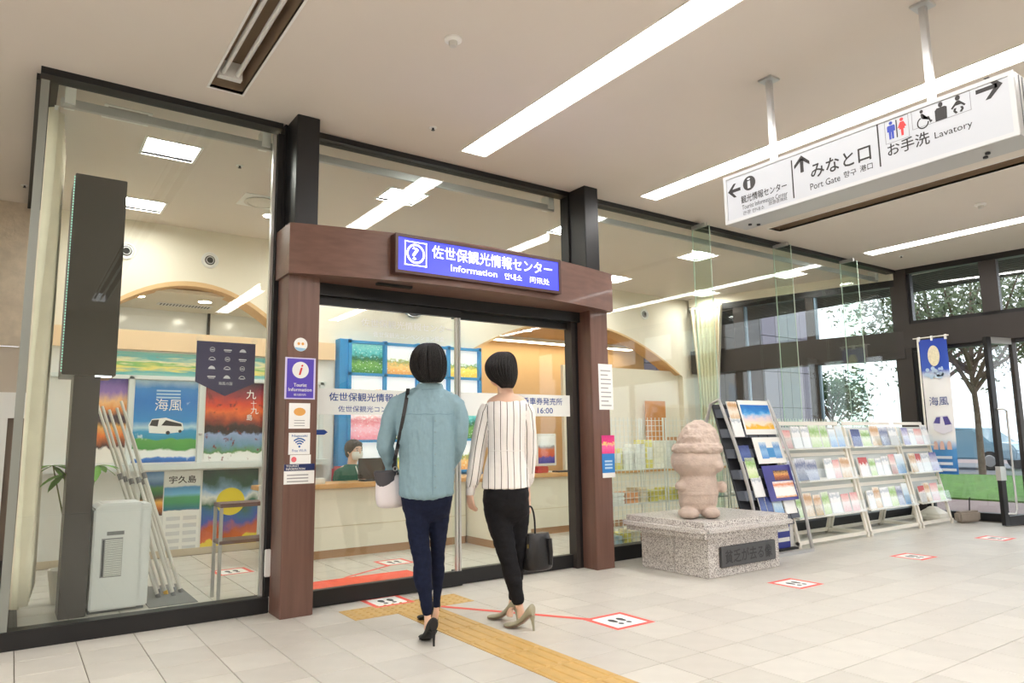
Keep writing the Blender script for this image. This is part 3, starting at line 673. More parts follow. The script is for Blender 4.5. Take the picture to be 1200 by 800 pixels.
person_icon(hu(1044.4, 153)[0], vm, sz, M_blueink, False, 'man_symbol'); person_icon(hu(1057, 148)[0], vm, sz, M_red, True, 'woman_symbol')
um = hu(1050.8, 150.5)[0]
O('divider', MB().prism(HP(0,0)+V((-.0008,0,0)), EXH, EYH, [(um-.003, vm-.05), (um+.003, vm-.05), (um+.003, vm+.05), (um-.003, vm+.05)], .0006), M_ink, hs)
frame_rect((1067.5, 131), (1138.7, 128.4))
u, v = hu(1082, 140); o = HP(0,0)+V((-.0008,0,0)); mb = MB()     # wheelchair user
mb.prism(o, EXH, EYH, circle(u-.008, v+.052, .011, 12), .0006); mb.prism(o, EXH, EYH, [(u-.014, v+.038), (u-.002, v+.038), (u+.002, v), (u+.03, v), (u+.042, v-.034), (u+.056, v-.026), (u+.052, v-.018), (u+.046, v-.018), (u+.036, v+.01), (u-.012, v+.01)], .0006)
ring(mb, o, EXH, EYH, u-.004, v-.02, .030, .038, n=16, a0=math.radians(110), a1=math.radians(360)); shrink(mb, HP(u, v), .80, .88); O('wheelchair_symbol', mb, M_ink, hs)
u, v = hu(1102.7, 130.6); mb = MB()
mb.prism(o, EXH, EYH, circle(u, v+.045, .017, 14), .0006); mb.prism(o, EXH, EYH, [(u-.045, v-.055), (u+.04, v-.055), (u+.045, v+.02), (u+.03, v+.028), (u-.03, v+.028), (u-.045, v+.015)], .0006); shrink(mb, HP(u, v), .66, .84); O('ostomate_symbol', mb, M_ink, hs)
u, v = hu(1122.7, 122); mb = MB()
mb.prism(o, EXH, EYH, circle(u, v+.040, .017, 14), .0006); mb.prism(o, EXH, EYH, [(u-.05, v-.015), (u-.01, v+.022), (u+.01, v+.022), (u+.05, v-.015), (u+.04, v-.022), (u+.02, v-.005), (u-.02, v-.005), (u-.04, v-.022)], .0006)
mb.prism(o, EXH, EYH, [(u-.03, v-.02), (u-.012, v-.02), (u-.02, v-.035), (u-.005, v-.05), (u-.02, v-.055), (u-.036, v-.038)], .0006); mb.prism(o, EXH, EYH, [(u+.03, v-.02), (u+.012, v-.02), (u+.02, v-.035), (u+.005, v-.05), (u+.02, v-.055), (u+.036, v-.038)], .0006); shrink(mb, HP(u, v), .70, .84); O('baby_symbol', mb, M_ink, hs)
# ================================================================== STREET WINDOW WALL
C1 = V((10.40, 5.03, 0)); U1 = V((.125, -.992, 0)).normalized(); N1 = V((U1.y, -U1.x, 0))      # N1 points into the room
U2 = V((9.50-10.40, 8.15-5.03, 0)).normalized(); N2 = V((-U2.y, U2.x, 0))
def PW(px, py, u):
    n = V((u.y, -u.x, 0)); d = ray(px, py); q = CAM+d*((C1-CAM).dot(n)/d.dot(n)); return (q-C1).dot(u), q.z
def wb(mb, u, nrm, s0, s1, z0, z1, d0=-.06, d1=.06): return mb.obox(C1+u*s0+nrm*d0+Z3*z0, u*(s1-s0), nrm*(d1-d0), Z3*(z1-z0))
ww = win('window_5', tuple(C1+U1*3), 'dark framed street window wall right of the shop')
ms = [.0, 1.00, 2.2, 3.4, 4.6, 5.8, 7.0, 8.2, 9.4]
O('corner_post', wb(MB(), U1, N1, -.12, .10, 0, CEIL, -.1, .07), M_frame, ww, bevel=.004)
O('corner_post', wb(MB(), U1, N1, .10, .14, 0, CEIL, -.08, .03), M_black, ww)
O('top_rail', wb(MB(), U1, N1, .0, 9.4, 3.40, CEIL), M_black, ww)
O('beam', wb(MB(), U1, N1, .0, 9.4, 2.33, 2.67, -.1, .08), M_frame, ww, bevel=.005)
O('beam_edge', wb(MB(), U1, N1, .1, 9.4, 2.67, 2.72, -.05, .05), M_black, ww)
O('beam_edge', wb(MB(), U1, N1, .1, 9.4, 2.28, 2.33, -.05, .05), M_black, ww)
for i, s in enumerate(ms[1:]):
    O('mullion', wb(MB(), U1, N1, s, s+.20, 2.67, 3.40, -.08, .05), M_frame, ww)
    O('glass_pane', wb(MB(), U1, N1, ms[i]+(.2 if i else .14), s, 2.70, 3.40, -.01, .0), M_win, ww)
O('sill', wb(MB(), U1, N1, .1, 1.27, 0, .10, -.06, .06), M_black, ww)
O('glass_pane', wb(MB(), U1, N1, .14, 1.24, .10, 2.30, -.01, 0), M_win, ww)
O('jamb', wb(MB(), U1, N1, .14, .20, .1, 2.30, -.05, .03), M_black, ww)
O('jamb', wb(MB(), U1, N1, 1.24, 1.30, 0, 2.30, -.06, .06), M_frame, ww)
O('jamb', wb(MB(), U1, N1, 3.0, 3.08, 0, 2.30, -.06, .06), M_frame, ww)
for a, b in ((3.08, 4.6), (4.66, 6.2), (6.26, 7.8), (7.86, 9.4)):
    O('glass_pane', wb(MB(), U1, N1, a, b, .10, 2.30, -.01, 0), M_win, ww); O('mullion', wb(MB(), U1, N1, b, b+.06, 0, 2.30), M_frame, ww)
O('sill', wb(MB(), U1, N1, 3.08, 9.4, 0, .10, -.06, .06), M_black, ww)
# open street door, hinged at the wall and swung into the room
hp = C1+U1*1.30+N1*.05; fp = V((9.96, 3.85, 0)); du = (fp-hp).normalized(); dl = (fp-hp).length; dn = V((-du.y, du.x, 0))
od = tag(E('door_3', tuple(fp), 'dark framed glass street door standing open into the concourse', 'door'), kind='structure')
def db(mb, s0, s1, z0, z1, t=.025): return mb.obox(hp+du*s0-dn*t+Z3*z0, du*(s1-s0), dn*(2*t), Z3*(z1-z0))
O('stile', db(MB(), dl-.09, dl, .01, 2.33), M_black, od, bevel=.004); O('stile', db(MB(), 0, .08, .01, 2.33), M_frame, od, bevel=.004)
O('rail', db(MB(), .08, dl-.09, 2.25, 2.33), M_silver, od); O('rail', db(MB(), .08, dl-.09, .01, .12), M_black, od)
O('glass_pane', db(MB(), .08, dl-.09, .12, 2.25, .004), M_win, od)
hb = hp+du*(dl-.17)
for s in (-1, 1):
    q = hb+dn*(s*.07)
    O('pull_handle', MB().tube([hb+dn*(s*.02)+Z3*1.42+du*.10, q+Z3*1.42+du*.06, q+Z3*1.40, q+Z3*.20, q+Z3*.15+du*.03, hb+dn*(s*.02)+Z3*.15+du*.10], .013, 10), M_steel, od, smooth=True)
O('lock_case', db(MB(), dl-.10, dl+.004, .55, .72, .03), M_steel, od)
# windows of the shop side, seen through the glass
ws = win('window_6', tuple(C1+U2*1.6), 'dark framed shop side windows seen through the glass front')
SL = (V((9.50, 8.15, 0))-C1.copy()).length
O('top_rail', wb(MB(), U2, N2, 0, SL, 3.34, CEIL), M_cream, ws)
O('top_rail', wb(MB(), U2, N2, 0, SL, 3.24, 3.34), M_black, ws)
O('beam', wb(MB(), U2, N2, 0, SL, 2.19, 2.58, -.1, .08), M_frame, ws)
sm = [.04, PW(955, 370, U2)[0], PW(945, 370, U2)[0], PW(873, 380, U2)[0], PW(861, 380, U2)[0], SL]
O('mullion', wb(MB(), U2, N2, -.04, .12, 0, CEIL, -.08, .05), M_frame, ws)
for k in (1, 3):
    O('mullion', wb(MB(), U2, N2, sm[k], sm[k+1], .0, 3.24, -.08, .05), M_frame, ws)
    O('mullion_edge', wb(MB(), U2, N2, sm[k]-.03, sm[k], .0, 3.24, -.05, .03), mat('alu_blue', (120,140,160), .35, .4), ws)
for a, b in ((.12, sm[1]-.03), (sm[2], sm[3]-.03), (sm[4], SL)):
    O('glass_pane', wb(MB(), U2, N2, a, b, .12, 2.19, -.01, 0), M_win, ws); O('glass_pane', wb(MB(), U2, N2, a, b, 2.58, 3.24, -.01, 0), M_win, ws)
O('sill', wb(MB(), U2, N2, .1, SL, 0, .12), M_black, ws)
# ================================================================== OUTDOORS
GZ = -.10
struct('ground_pavement', MB().box((10.3, -30, GZ-.2), (60, 60, GZ)), mat('pavement', (160,140,136), .85, var=.06, vscale=2), 'pinkish street pavement outside', 'pavement')
O('grass_strip', MB().box((14.6, -20, GZ), (23.0, 11.4, GZ+.03)), mat('grass', (88,130,52), .9, var=.25, vscale=5, bump=.6, bscale=30), label='bright green grass strip beyond the pavement', cat='grass', kind='stuff')
struct('road', MB().box((23.5, -30, GZ), (32, 60, GZ+.01)), mat('asphalt', (120,120,122), .9, var=.05), 'grey road beyond the grass', 'road')
cn = tag(E('canopy', (12, 2, 3.6), 'dark slatted canopy over the pavement outside the windows', 'canopy'), kind='structure')
O('slab', MB().box((10.75, -10, 3.72), (13.2, 14, 3.84)), M_frame, cn)
for i in range(20): O('slat', MB().box((10.80+i*.12, -10, 3.64), (10.84+i*.12, 14, 3.72)), M_frame, cn)
# neighbouring building with lavender cladding panels
bd = E('neighbour_building', (16.5, 12, GZ), 'lavender grey panel clad building seen through the side windows', 'building')
O('core', MB().box((11.5, 12.06, GZ), (15.0, 20, 9)).box((15.0, 12.9, GZ), (16.9, 20, 9)).box((16.9, 12.06, GZ), (19.3, 20, 9)), mat('building_joint', (70,62,70), .8), bd)
lav = mat('lavender_panel', (150,140,160), .7, var=.03, vscale=3); brn = mat('brown_panel_dark', (84,70,64), .7, var=.05)
for r in range(8):
    for q in range(6):
        x = 11.5+q*.5833; O('cladding_panel', MB().box((x+.01, 12.0, GZ+r*1.0+.01), (x+.573, 12.06, GZ+(r+1)*1.0-.01)), lav, bd)
    for q in range(3): x = 15.0+q*.6333; O('cladding_panel', MB().box((x+.01, 12.84, GZ+r*1.0+.01), (x+.623, 12.9, GZ+(r+1)*1.0-.01)), brn, bd)
    for q in range(4):
        x = 16.9+q*.6+(.3 if r % 2 and q < 3 else 0)*0; O('cladding_panel', MB().box((x+.01, 12.0, GZ+r*1.0+.01), (x+.59, 12.06, GZ+(r+1)*1.0-.01)), lav, bd)
# trees
bark = mat('bark', (104,88,76), .9, var=.2, vscale=10)
def tree(x, y, h, rad, label, seed, green, n=2600, ls=.13, dens=1.0):
    rnd = random.Random(seed); t = E('tree', (x, y, GZ), label, 'tree', 'street trees outside')
    tr = MB(); top = V((x+rnd.uniform(-.2,.2), y, GZ+h*.5)); tr.tube([(x, y, GZ), (x+.05, y, GZ+h*.25), top], [.085*h/6, .07*h/6, .05*h/6], 9)
    tips = []
    for k in range(11):
        a = k*2.4; e_ = V((math.cos(a)*rad*rnd.uniform(.4,.8), math.sin(a)*rad*rnd.uniform(.4,.8), h*rnd.uniform(.12,.45)))
        p0 = V((x, y, GZ+h*rnd.uniform(.28,.5))); tr.tube([p0, p0+e_*.5+V((0,0,-.1)), p0+e_], [.06*h/6, .04*h/6, .015*h/6], 6); tips.append(p0+e_)
    O('trunk', tr, bark, t, smooth=True)
    lf = MB()
    for k in range(n):
        c = rnd.choice(tips); d = V((rnd.gauss(0,1), rnd.gauss(0,1), rnd.gauss(0,.7)))*rad*.30*dens; p = c+d
        if p.z < GZ+h*.22: continue
        ex = V((rnd.uniform(-1,1), rnd.uniform(-1,1), rnd.uniform(-1,1))).normalized(); ey = ex.orthogonal().normalized(); s = ls*rnd.uniform(.6,1.3); q = len(lf.v)
        lf.v += [tuple(p-ex*s), tuple(p+ey*s*.5), tuple(p+ex*s), tuple(p-ey*s*.5)]; lf.f.append((q, q+1, q+2, q+3))
    o = bpy.data.objects.new('foliage', bpy.data.meshes.new('foliage')); o.data.from_pydata(lf.v, [], lf.f); o.data.materials.append(green); COL.objects.link(o); adopt(o, t); o['kind'] = 'stuff'
    return t
g1 = mat('leaf_green', (86,100,66), .7, var=.3, vscale=3); g2 = mat('leaf_dark', (60,86,50), .7, var=.3, vscale=3)
def at_ground(px, d):    # ground point along pixel column px at forward distance d
    r = ray(px, 520); r.z = 0; return CAM*0+r*(d/r.dot(CH))
p = at_ground(1148, 21); tree(p.x, p.y, 7.0, 3.0, 'leafy tree with dark trunk just beyond the banner flag', 3, g1, 5200, .10)
p = at_ground(1108, 34); tree(p.x, p.y, 11.5, 4.2, 'tall tree whose crown fills the upper street window', 5, g1, 5200, .15)
p = at_ground(1290, 34); tree(p.x, p.y, 9.0, 3.0, 'tree behind the open street door at the right edge', 8, g1, 3600, .14)
p = at_ground(978, 36); tree(p.x, p.y, 5.2, 1.7, 'small round green tree seen through the shop side window', 11, g2, 2200, .14)
# hedge far away and a parked car
def car(px, d):
    c = at_ground(px, d); e = E('car', (c.x, c.y, GZ), 'pale blue car passing on the road beyond the grass', 'car')
    fx_, fy_ = V((.10, 1, 0)).normalized(), V((1, -.10, 0)).normalized()      # length along fx_
    prof = [(-2.05,.35),(-2.1,.62),(-1.95,.86),(-1.3,.93),(-.75,1.38),(.45,1.42),(1.15,.98),(1.85,.88),(2.1,.66),(2.1,.35)]
    def body(pr, w, mb):
        k = len(mb.v); n = len(pr)
        for s in (-1, 1): mb.v += [tuple(c+fx_*p[0]+fy_*(s*w*(1 if p[1] < .95 else .84))+Z3*(GZ+p[1])) for p in pr]
        mb.f.append(tuple(range(k, k+n))); mb.f.append(tuple(range(k+n, k+2*n))[::-1])
        for i in range(n): mb.f.append((k+i, k+n+i, k+n+(i+1) % n, k+(i+1) % n))
        return mb
    O('body', body(prof, .84, MB()), mat('car_paint', (140,176,196), .25, coat=.5), e, bevel=.05, smooth=True)
    O('side_glass', body([(-1.15,.95),(-.7,1.32),(.4,1.36),(.98,.98)], .86, MB()), mat('car_glass', (40,50,58), .1), e)
    for a in (-1.3, 1.3):
        for s in (-1, 1):
            w_ = O('wheel', MB().lathe(c+fx_*a+fy_*(s*.72)+Z3*(GZ+.31), [(.2, 0), (.31, .02), (.31, .16), (.2, .18)], 20, tuple(fy_*s)), M_rubber, e, smooth=True)
            O('hubcap', MB().lathe(c+fx_*a+fy_*(s*.90)+Z3*(GZ+.31), [(.19, 0), (.17, .012), (.02, .02)], 16, tuple(fy_*s)), M_silver, w_)
car(1128, 25.0)
# ================================================================== SHOP INTERIOR
PWY = 8.10
dw = tag(E('wall_display', (1.6, PWY, 0), 'white poster wall below the left arch', 'wall'), kind='structure')
O('wall_body', MB().box((.12, PWY+.03, 0), (3.1, YB+.0, 2.10)), M_white, dw)
O('fascia_board', MB().box((.12, PWY-.01, 2.10), (3.1, YB, 2.30)), mat('peach_board', (246,216,178), .6), dw)
M_frz = print_mat('frieze_print', [(0,(150,200,190)),(.2,(90,180,185)),(.36,(244,226,130)),(.5,(120,190,110)),(.62,(250,236,190)),(.78,(110,196,196)),(1,(150,206,196))], 7, .35, 2, blotch=((226,96,70), .66, 26))
O('printed_frieze', MB().sheet((.5, PWY+.02, 1.83), X3*1.9, Z3*.25, .004), M_frz, dw)
M_fr = mat('frame_white', (226,232,232), .35)
for x in (.56, .965, 1.635, 2.33, 2.95): O('frame_stile', MB().box((x-.025, PWY, .92), (x+.025, PWY+.03, 1.83)), M_fr, dw, bevel=.003)
O('frame_rail', MB().box((.15, PWY, 1.80), (3.0, PWY+.03, 1.84)), M_fr, dw); O('ledge', MB().box((.15, PWY-.14, .88), (3.0, PWY+.03, .945)), M_fr, dw, bevel=.004)
O('lock_knob', MB().lathe((1.635, PWY, 1.24), [(.018, 0), (.018, .012), (.008, .016)], 14, (0,-1,0)), M_steel, dw)
def poster(name, x0, x1, z0, z1, y, mt, label, cat='poster'):
    e = E(name, ((x0+x1)/2, y, z0), label, cat); O('sheet', MB().sheet((x0, y, z0), X3*(x1-x0), Z3*(z1-z0), .002), mt, e); return e
sun = print_mat('p_sunset', [(0,(250,246,240)),(.16,(248,242,236)),(.18,(60,44,50)),(.32,(240,130,60)),(.42,(250,190,110)),(.48,(70,56,66)),(.55,(60,50,66)),(.64,(240,150,80)),(.72,(250,200,140)),(.84,(150,120,190)),(1,(96,86,160))], 7, .08, 1, detail=9)
poster('sunset_poster', .60, .935, .965, 1.80, PWY+.026, sun, 'sunset sea poster half hidden by the black display, leftmost on the wall')
sea = print_mat('p_sea', [(0,(24,90,170)),(.05,(40,120,200)),(.07,(246,248,248)),(.14,(246,248,248)),(.16,(70,150,70)),(.27,(96,170,80)),(.29,(40,150,190)),(.37,(60,160,210)),(.42,(190,224,240)),(.5,(56,146,214)),(.75,(44,124,206)),(.9,(60,140,214)),(1,(190,220,240))], 4, .06, 6, blotch=((226,240,248), .66, 5))
e = poster('coach_poster', 1.0, 1.60, .955, 1.795, PWY+.026, sea, 'blue sea poster with a white coach, centre of the poster wall')
o = V((1.0, PWY+.0255, .955)); k = Y3*-.001
text('海風', e, o+V((.19, -.001, .525)), X3, Z3, .125, M_paper, width=.26)
for q in range(3): O('print', MB().box((1.2, PWY+.0245, .955+.655+.035*q), (1.43, PWY+.0255, .955+.672+.035*q)), mat('pale_blue_print', (180,214,240), .6), e)
O('coach_print', MB().prism(o+k, X3, Z3, [(.15,.30),(.14,.38),(.17,.44),(.30,.455),(.46,.40),(.475,.33),(.44,.305),(.30,.29)], .0006), M_paper, e)
O('coach_print', MB().prism(o+k*2, X3, Z3, [(.15,.375),(.17,.43),(.235,.435),(.225,.365)], .0006).prism(o+k*2, X3, Z3, [(.26,.375),(.30,.43),(.45,.392),(.455,.365)], .0006).prism(o+k*2, X3, Z3, circle(.325,.30,.02,12), .0006).prism(o+k*2, X3, Z3, circle(.44,.315,.016,12), .0006), M_ink, e)
red = print_mat('p_redsky', [(0,(240,240,238)),(.10,(236,236,232)),(.12,(90,140,70)),(.2,(110,150,180)),(.33,(150,170,210)),(.36,(36,26,30)),(.44,(60,36,36)),(.5,(150,60,40)),(.62,(236,110,50)),(.72,(220,70,40)),(.82,(150,50,60)),(1,(70,36,60))], 7, .10, 4, detail=9, blotch=((120,40,40), .60, 9))
e = poster('islands_poster', 1.68, 2.285, .955, 1.795, PWY+.026, red, 'red sunset islands poster behind the navy pennant')
for ch, dx, dz, s in (('九', .42, .665, .10), ('十', .47, .585, .06), ('九', .47, .50, .08), ('島', .43, .43, .065)): text(ch, e, V((1.68+dx, PWY+.025, .955+dz)), X3, Z3, s, M_paper, bold=.01)
sky_ = print_mat('p_isle', [(0,(250,250,248)),(.52,(250,250,248)),(.53,(40,120,150)),(.62,(70,160,110)),(.68,(90,170,120)),(.72,(120,190,230)),(.8,(90,170,226)),(.82,(250,250,248)),(1,(250,250,248))], 4, .02, 8)
e = poster('island_calendar', 1.32, 1.665, .02, .86, PWY-.002+.03, sky_, 'white island calendar poster under the ledge')
text('宇久島', e, V((1.36, PWY+.027, .735)), X3, Z3, .075, M_ink, width=.26, bold=.02)
for r in range(5):
    for q in range(2): O('print', MB().box((1.35+q*.16, PWY+.0262, .06+r*.075), (1.48+q*.16, PWY+.0275, .10+r*.075)), mat('faint_print', (222,224,226), .6), e)
sp_ = print_mat('p_sea2', [(0,(20,16,14)),(.18,(220,120,40)),(.3,(250,190,90)),(.4,(80,60,50)),(.5,(50,110,70)),(.62,(90,150,80)),(.72,(90,130,180)),(.86,(150,190,226)),(1,(90,140,200))], 4, .05, 12)
poster('seaview_poster', 1.10, 1.31, .42, .86, PWY+.028, sp_, 'narrow seaside and sunset poster beside the island calendar')
mix = print_mat('p_mix', [(0,(246,220,60)),(.07,(246,220,60)),(.09,(226,110,50)),(.22,(200,90,50)),(.32,(60,90,190)),(.42,(40,110,170)),(.52,(56,110,70)),(.64,(240,240,236)),(.72,(150,190,226)),(.86,(40,90,70)),(1,(30,70,60))], 2.6, .28, 3)
e = poster('collage_poster', 1.685, 2.26, .06, .86, PWY+.028, mix, 'colourful photo collage poster with a yellow disc under the ledge')
O('yellow_disc', MB().prism(V((1.685, PWY+.0265, .06)), X3, Z3, circle(.29, .46, .145, 32), .001), mat('disc_yellow', (246,222,50), .4), e)
# navy pennant hung on the glass from two suction hooks
PYN = YG+.02
a, b = PY(231, 398, PYN), PY(299.5, 404, PYN); zt = (a.z+b.z)/2; zl = PY(231, 447, PYN).z; zp = PY(265, 464, PYN).z
e = E('pennant', ((a.x+b.x)/2, PYN, zp), 'navy pointed pennant with small white emblems hanging inside the left glass', 'pennant')
w_ = b.x-a.x
O('cloth', MB().prism(V((a.x, PYN, 0)), X3, Z3, [(0, zl), (w_*.5, zp), (w_, zl), (w_, zt), (0, zt)], .004), mat('pennant_navy', (44,42,84), .7), e)
em = mat('emblem_white', (214,214,224), .6); rnd = random.Random(4)
for r in range(4):
    for q in range(3):
        c = V((a.x+w_*(.26+.26*q), PYN-.0015, zt-.055-.062*r)); mb = MB(); kind = (r*3+q) % 4
        if kind == 0: ring(mb, c, X3, Z3, 0, 0, .014, .017, n=14); mb.box((c.x-.010, c.y-.0004, c.z-.004), (c.x+.010, c.y, c.z+.002))
        elif kind == 1: mb.box((c.x-.026, c.y-.0006, c.z-.003), (c.x+.026, c.y, c.z+.005)).box((c.x-.02, c.y-.0006, c.z-.012), (c.x+.02, c.y, c.z-.008))
        elif kind == 2: mb.prism(c, X3, Z3, [(-.024,-.01), (.024,-.01), (.017,.004), (.006,.012), (-.006,.012), (-.017,.004)], .0006)
        else: ring(mb, c, X3, Z3, 0, -.01, .018, .022, n=10, a0=0, a1=math.pi); mb.box((c.x-.014, c.y-.0006, c.z-.012), (c.x+.014, c.y, c.z-.006))
        O('emblem', mb, em, e)
text('海風の国', e, V((a.x+w_*.5, PYN, zl-.018)), X3, Z3, .022, em, width=.09, align='CENTER')
for x in (a.x+.01, b.x-.01): O('suction_hook', MB().lathe((x, YG+.012, zt+.015), [(.022, 0), (.02, .005), (.006, .012), (.006, .02)], 16, (0, 1, 0)), M_acryl, e)
# air outlets high on the back wall
def outlet(px, py, label):
    c = PY(px, py, YB); e = E('air_outlet', (c.x, YB, c.z), label, 'air outlet', 'round air outlets on the back wall')
    O('rim', MB().lathe((c.x, YB, c.z), [(.09, 0), (.09, .012), (.075, .018), (.066, .006)], 28, (0,-1,0)), M_white, e, smooth=True)
    O('throat', MB().lathe((c.x, YB-.001, c.z), [(.067, 0), (.067, .004), (.04, .006)], 24, (0,-1,0)), M_rubber, e)
    rg = O('nozzle', ring(MB(), V((c.x, YB-.02, c.z)), X3, Z3, 0, 0, .034, .042, .014, 20), M_silver, e)
outlet(148, 294, 'round black air outlet on the back wall, leftmost, beside the black display'); outlet(246, 305, 'round black air outlet above the left arch, second from left'); outlet(755, 368, 'round black air outlet above the right arch')
# ceiling fittings in the shop and concourse
def ceil_at(px, py): q = FL(px, py, CEIL); return q
q = ceil_at(306, 236); e = E('air_diffuser', (q.x, q.y, CEIL), 'round ceiling air diffuser in a square plate behind the left glass', 'air diffuser')
O('plate', MB().box((q.x-.19, q.y-.19, CEIL-.006), (q.x+.19, q.y+.19, CEIL)), M_white, e)
O('cone', MB().lathe((q.x, q.y, CEIL-.006), [(.15, 0), (.16, -.012), (.13, -.02), (.12, -.008), (.10, -.022), (.03, -.022)], 28), mat('vent_white', (214,210,202), .5), e, smooth=True)
q = ceil_at(149, 134.5); e = E('air_grille', (q.x, q.y, CEIL), 'rectangular ceiling grille behind the left glass', 'air grille')
O('frame', plate(q.x-.15, q.x+.15, q.y-.12, q.y+.12, CEIL-.008, CEIL, [(q.x-.125, q.x+.125, q.y-.10, q.y+.10)]), M_white, e)
O('core', MB().box((q.x-.125, q.y-.10, CEIL-.003), (q.x+.125, q.y+.10, CEIL)), mat('grille_grey', (150,136,124), .7), e)
for i in range(9): O('louvre', MB().box((q.x-.125, q.y-.095+i*.022, CEIL-.007), (q.x+.125, q.y-.090+i*.022, CEIL-.003)), M_silver, e)
def detector(px, py, r, label):
    q = ceil_at(px, py); e = E('smoke_detector', (q.x, q.y, CEIL), label, 'smoke detector')
    O('base', MB().lathe((q.x, q.y, CEIL), [(r, 0), (r, -.012), (r*.8, -.02)], 24), M_white, e, smooth=True)
    O('sensor', MB().lathe((q.x, q.y, CEIL-.02), [(r*.5, 0), (r*.5, -.012), (r*.42, -.026), (r*.1, -.03)], 20), mat('sensor_grey', (206,204,200), .5), e, smooth=True)
detector(531, 45.5, .052, 'white smoke detector on the concourse ceiling above the entrance')
detector(1149, 239, .055, 'white smoke detector beside the far right ceiling strip')
for (px, py, lab) in ((507.5, 149.5, 'tiny sprinkler head on the ceiling above the entrance header'), (1056, 300, 'tiny sprinkler head near the window corner'), (29, 217, 'tiny sprinkler head on the ceiling at far left'), (281, 194, 'tiny sprinkler head on the shop ceiling behind the left glass')):
    q = ceil_at(px, py); e = E('sprinkler', (q.x, q.y, CEIL), lab, 'sprinkler')
    O('cover', MB().lathe((q.x, q.y, CEIL), [(.03, 0), (.03, -.003), (.01, -.004)], 16), M_white, e); O('head', MB().lathe((q.x, q.y, CEIL-.004), [(.008, 0), (.008, -.014), (.014, -.016), (.014, -.018)], 10), M_dark, e)
def downlight(x, y, z, label, r=.07):
    e = E('downlight', (x, y, z), label, 'downlight', 'round downlights')
    O('trim_ring', ring(MB(), V((x, y, z-.004)), X3, -Y3, 0, 0, r, r+.015, .004), M_white, e)
    O('lens', MB().lathe((x, y, z-.001), [(r, 0), (r, -.002), (r*.5, -.003)], 20), emitter('down_glow', (255,244,224), 60), e)
downlight(1.05, 8.75, 2.78, 'round downlight behind the left arch, leftmost'); downlight(1.75, 8.75, 2.78, 'round downlight behind the left arch, middle'); downlight(2.4, 8.75, 2.78, 'round downlight behind the left arch, rightmost')
for i, x in enumerate((5.6, 6.6, 7.6, 8.6)): downlight(x, 9.0, 2.84, f'round downlight behind the right arch, {["first","second","third","fourth"][i]} from left')
q = V((2.05, 7.3, CEIL)); downlight(q.x, q.y, CEIL, 'round downlight in the shop ceiling above the left arch', .06)
e = E('niche_grille', (1.6, 9.1, 2.78), 'slotted grille in the lowered ceiling behind the left arch', 'air grille')
O('plate', MB().box((1.3, 9.02, 2.774), (1.9, 9.18, 2.78)), M_white, e)
for i in range(16): O('slot', MB().box((1.33+i*.035, 9.04, 2.772), (1.345+i*.035, 9.16, 2.7745)), M_dark, e)
tw = win('window_7', (1.6, 9.55, 2.3), 'dark framed transom windows seen through the left arch')
za, zb_ = PY(150, 352, 9.55).z, PY(150, 392, 9.55).z
O('frame', MB().box((.9, 9.52, za-.03), (3.0, 9.58, za)).box((.9, 9.52, 1.9), (.94, 9.58, za)).box((1.95, 9.52, 1.9), (1.98, 9.58, za)), M_black, tw)
O('pane', MB().box((.94, 9.56, 1.9), (3.0, 9.575, za-.03)), mat('pane_grey', (240,244,246), .15), tw)
e = E('added_office_lamp', (6.2, 9.5, 2.84), 'long warm lamp added to brighten the office wall behind the right arch', 'lamp')  # lamp added to brighten the dim office behind the arch
O('housing', MB().box((4.6, 9.6, 2.78), (9.6, 9.8, 2.84)), M_white, e); O('tube', MB().box((4.65, 9.63, 2.772), (9.55, 9.77, 2.78)), emitter('added_lamp_glow', (255,236,204), 9), e)
# clock
c = PY(484, 357, YB); e = E('wall_clock', (c.x, YB, c.z), 'round white wall clock partly hidden by the door header', 'clock')
O('case', MB().lathe((c.x, YB, c.z), [(.17, 0), (.175, .02), (.165, .035), (.155, .03)], 32, (0,-1,0)), M_silver, e, smooth=True); O('dial', MB().lathe((c.x, YB-.028, c.z), [(.157, 0), (.157, .002), (.01, .002)], 32, (0,-1,0)), M_white, e)
for i in range(12):
    a = i*math.pi/6; O('hour_mark', MB().obox((c.x+.125*math.sin(a)-.006, YB-.032, c.z+.125*math.cos(a)-.012), (.012, 0, 0), (0, .001, 0), (0, 0, .024)), M_ink, e)
for L2, a in ((.08, 2.2), (.11, .6)): O('hand', MB().tube([(c.x, YB-.034, c.z), (c.x+L2*math.sin(a), YB-.034, c.z+L2*math.cos(a))], .004, 6), M_ink, e)
# blue photo wall behind the counter
BX0, BX1, BY, BZ0, BZ1 = 3.26, 5.10, 8.02, .3, 2.36
bw = E('photo_wall', ((BX0+BX1)/2, BY, 0), 'bright blue shelf wall filled with faintly glowing landscape photos behind the counter', 'photo wall')
M_bl = mat('azure_frame', (64,156,220), .4)
fr = MB().box((BX0, BY+.10, 0), (BX1, YB-.0, BZ1))
O('carcass', fr, M_bl, bw)
xs_ = [BX0, 3.72, 4.17, 4.62, BX1]; zs_ = [.74, 1.14, 1.54, 1.94, BZ1-.03]
for x in xs_: O('upright', MB().box((x-.018, BY, 0), (x+.018, BY+.10, BZ1)), M_bl, bw)
for z in zs_+[.34]: O('shelf', MB().box((BX0-.018, BY, z-.016), (BX1+.018, BY+.10, z+.016)), M_bl, bw)
O('side_panel', MB().box((BX0-.12, BY+.03, 0), (BX0-.018, YB, BZ1)), M_bl, bw)
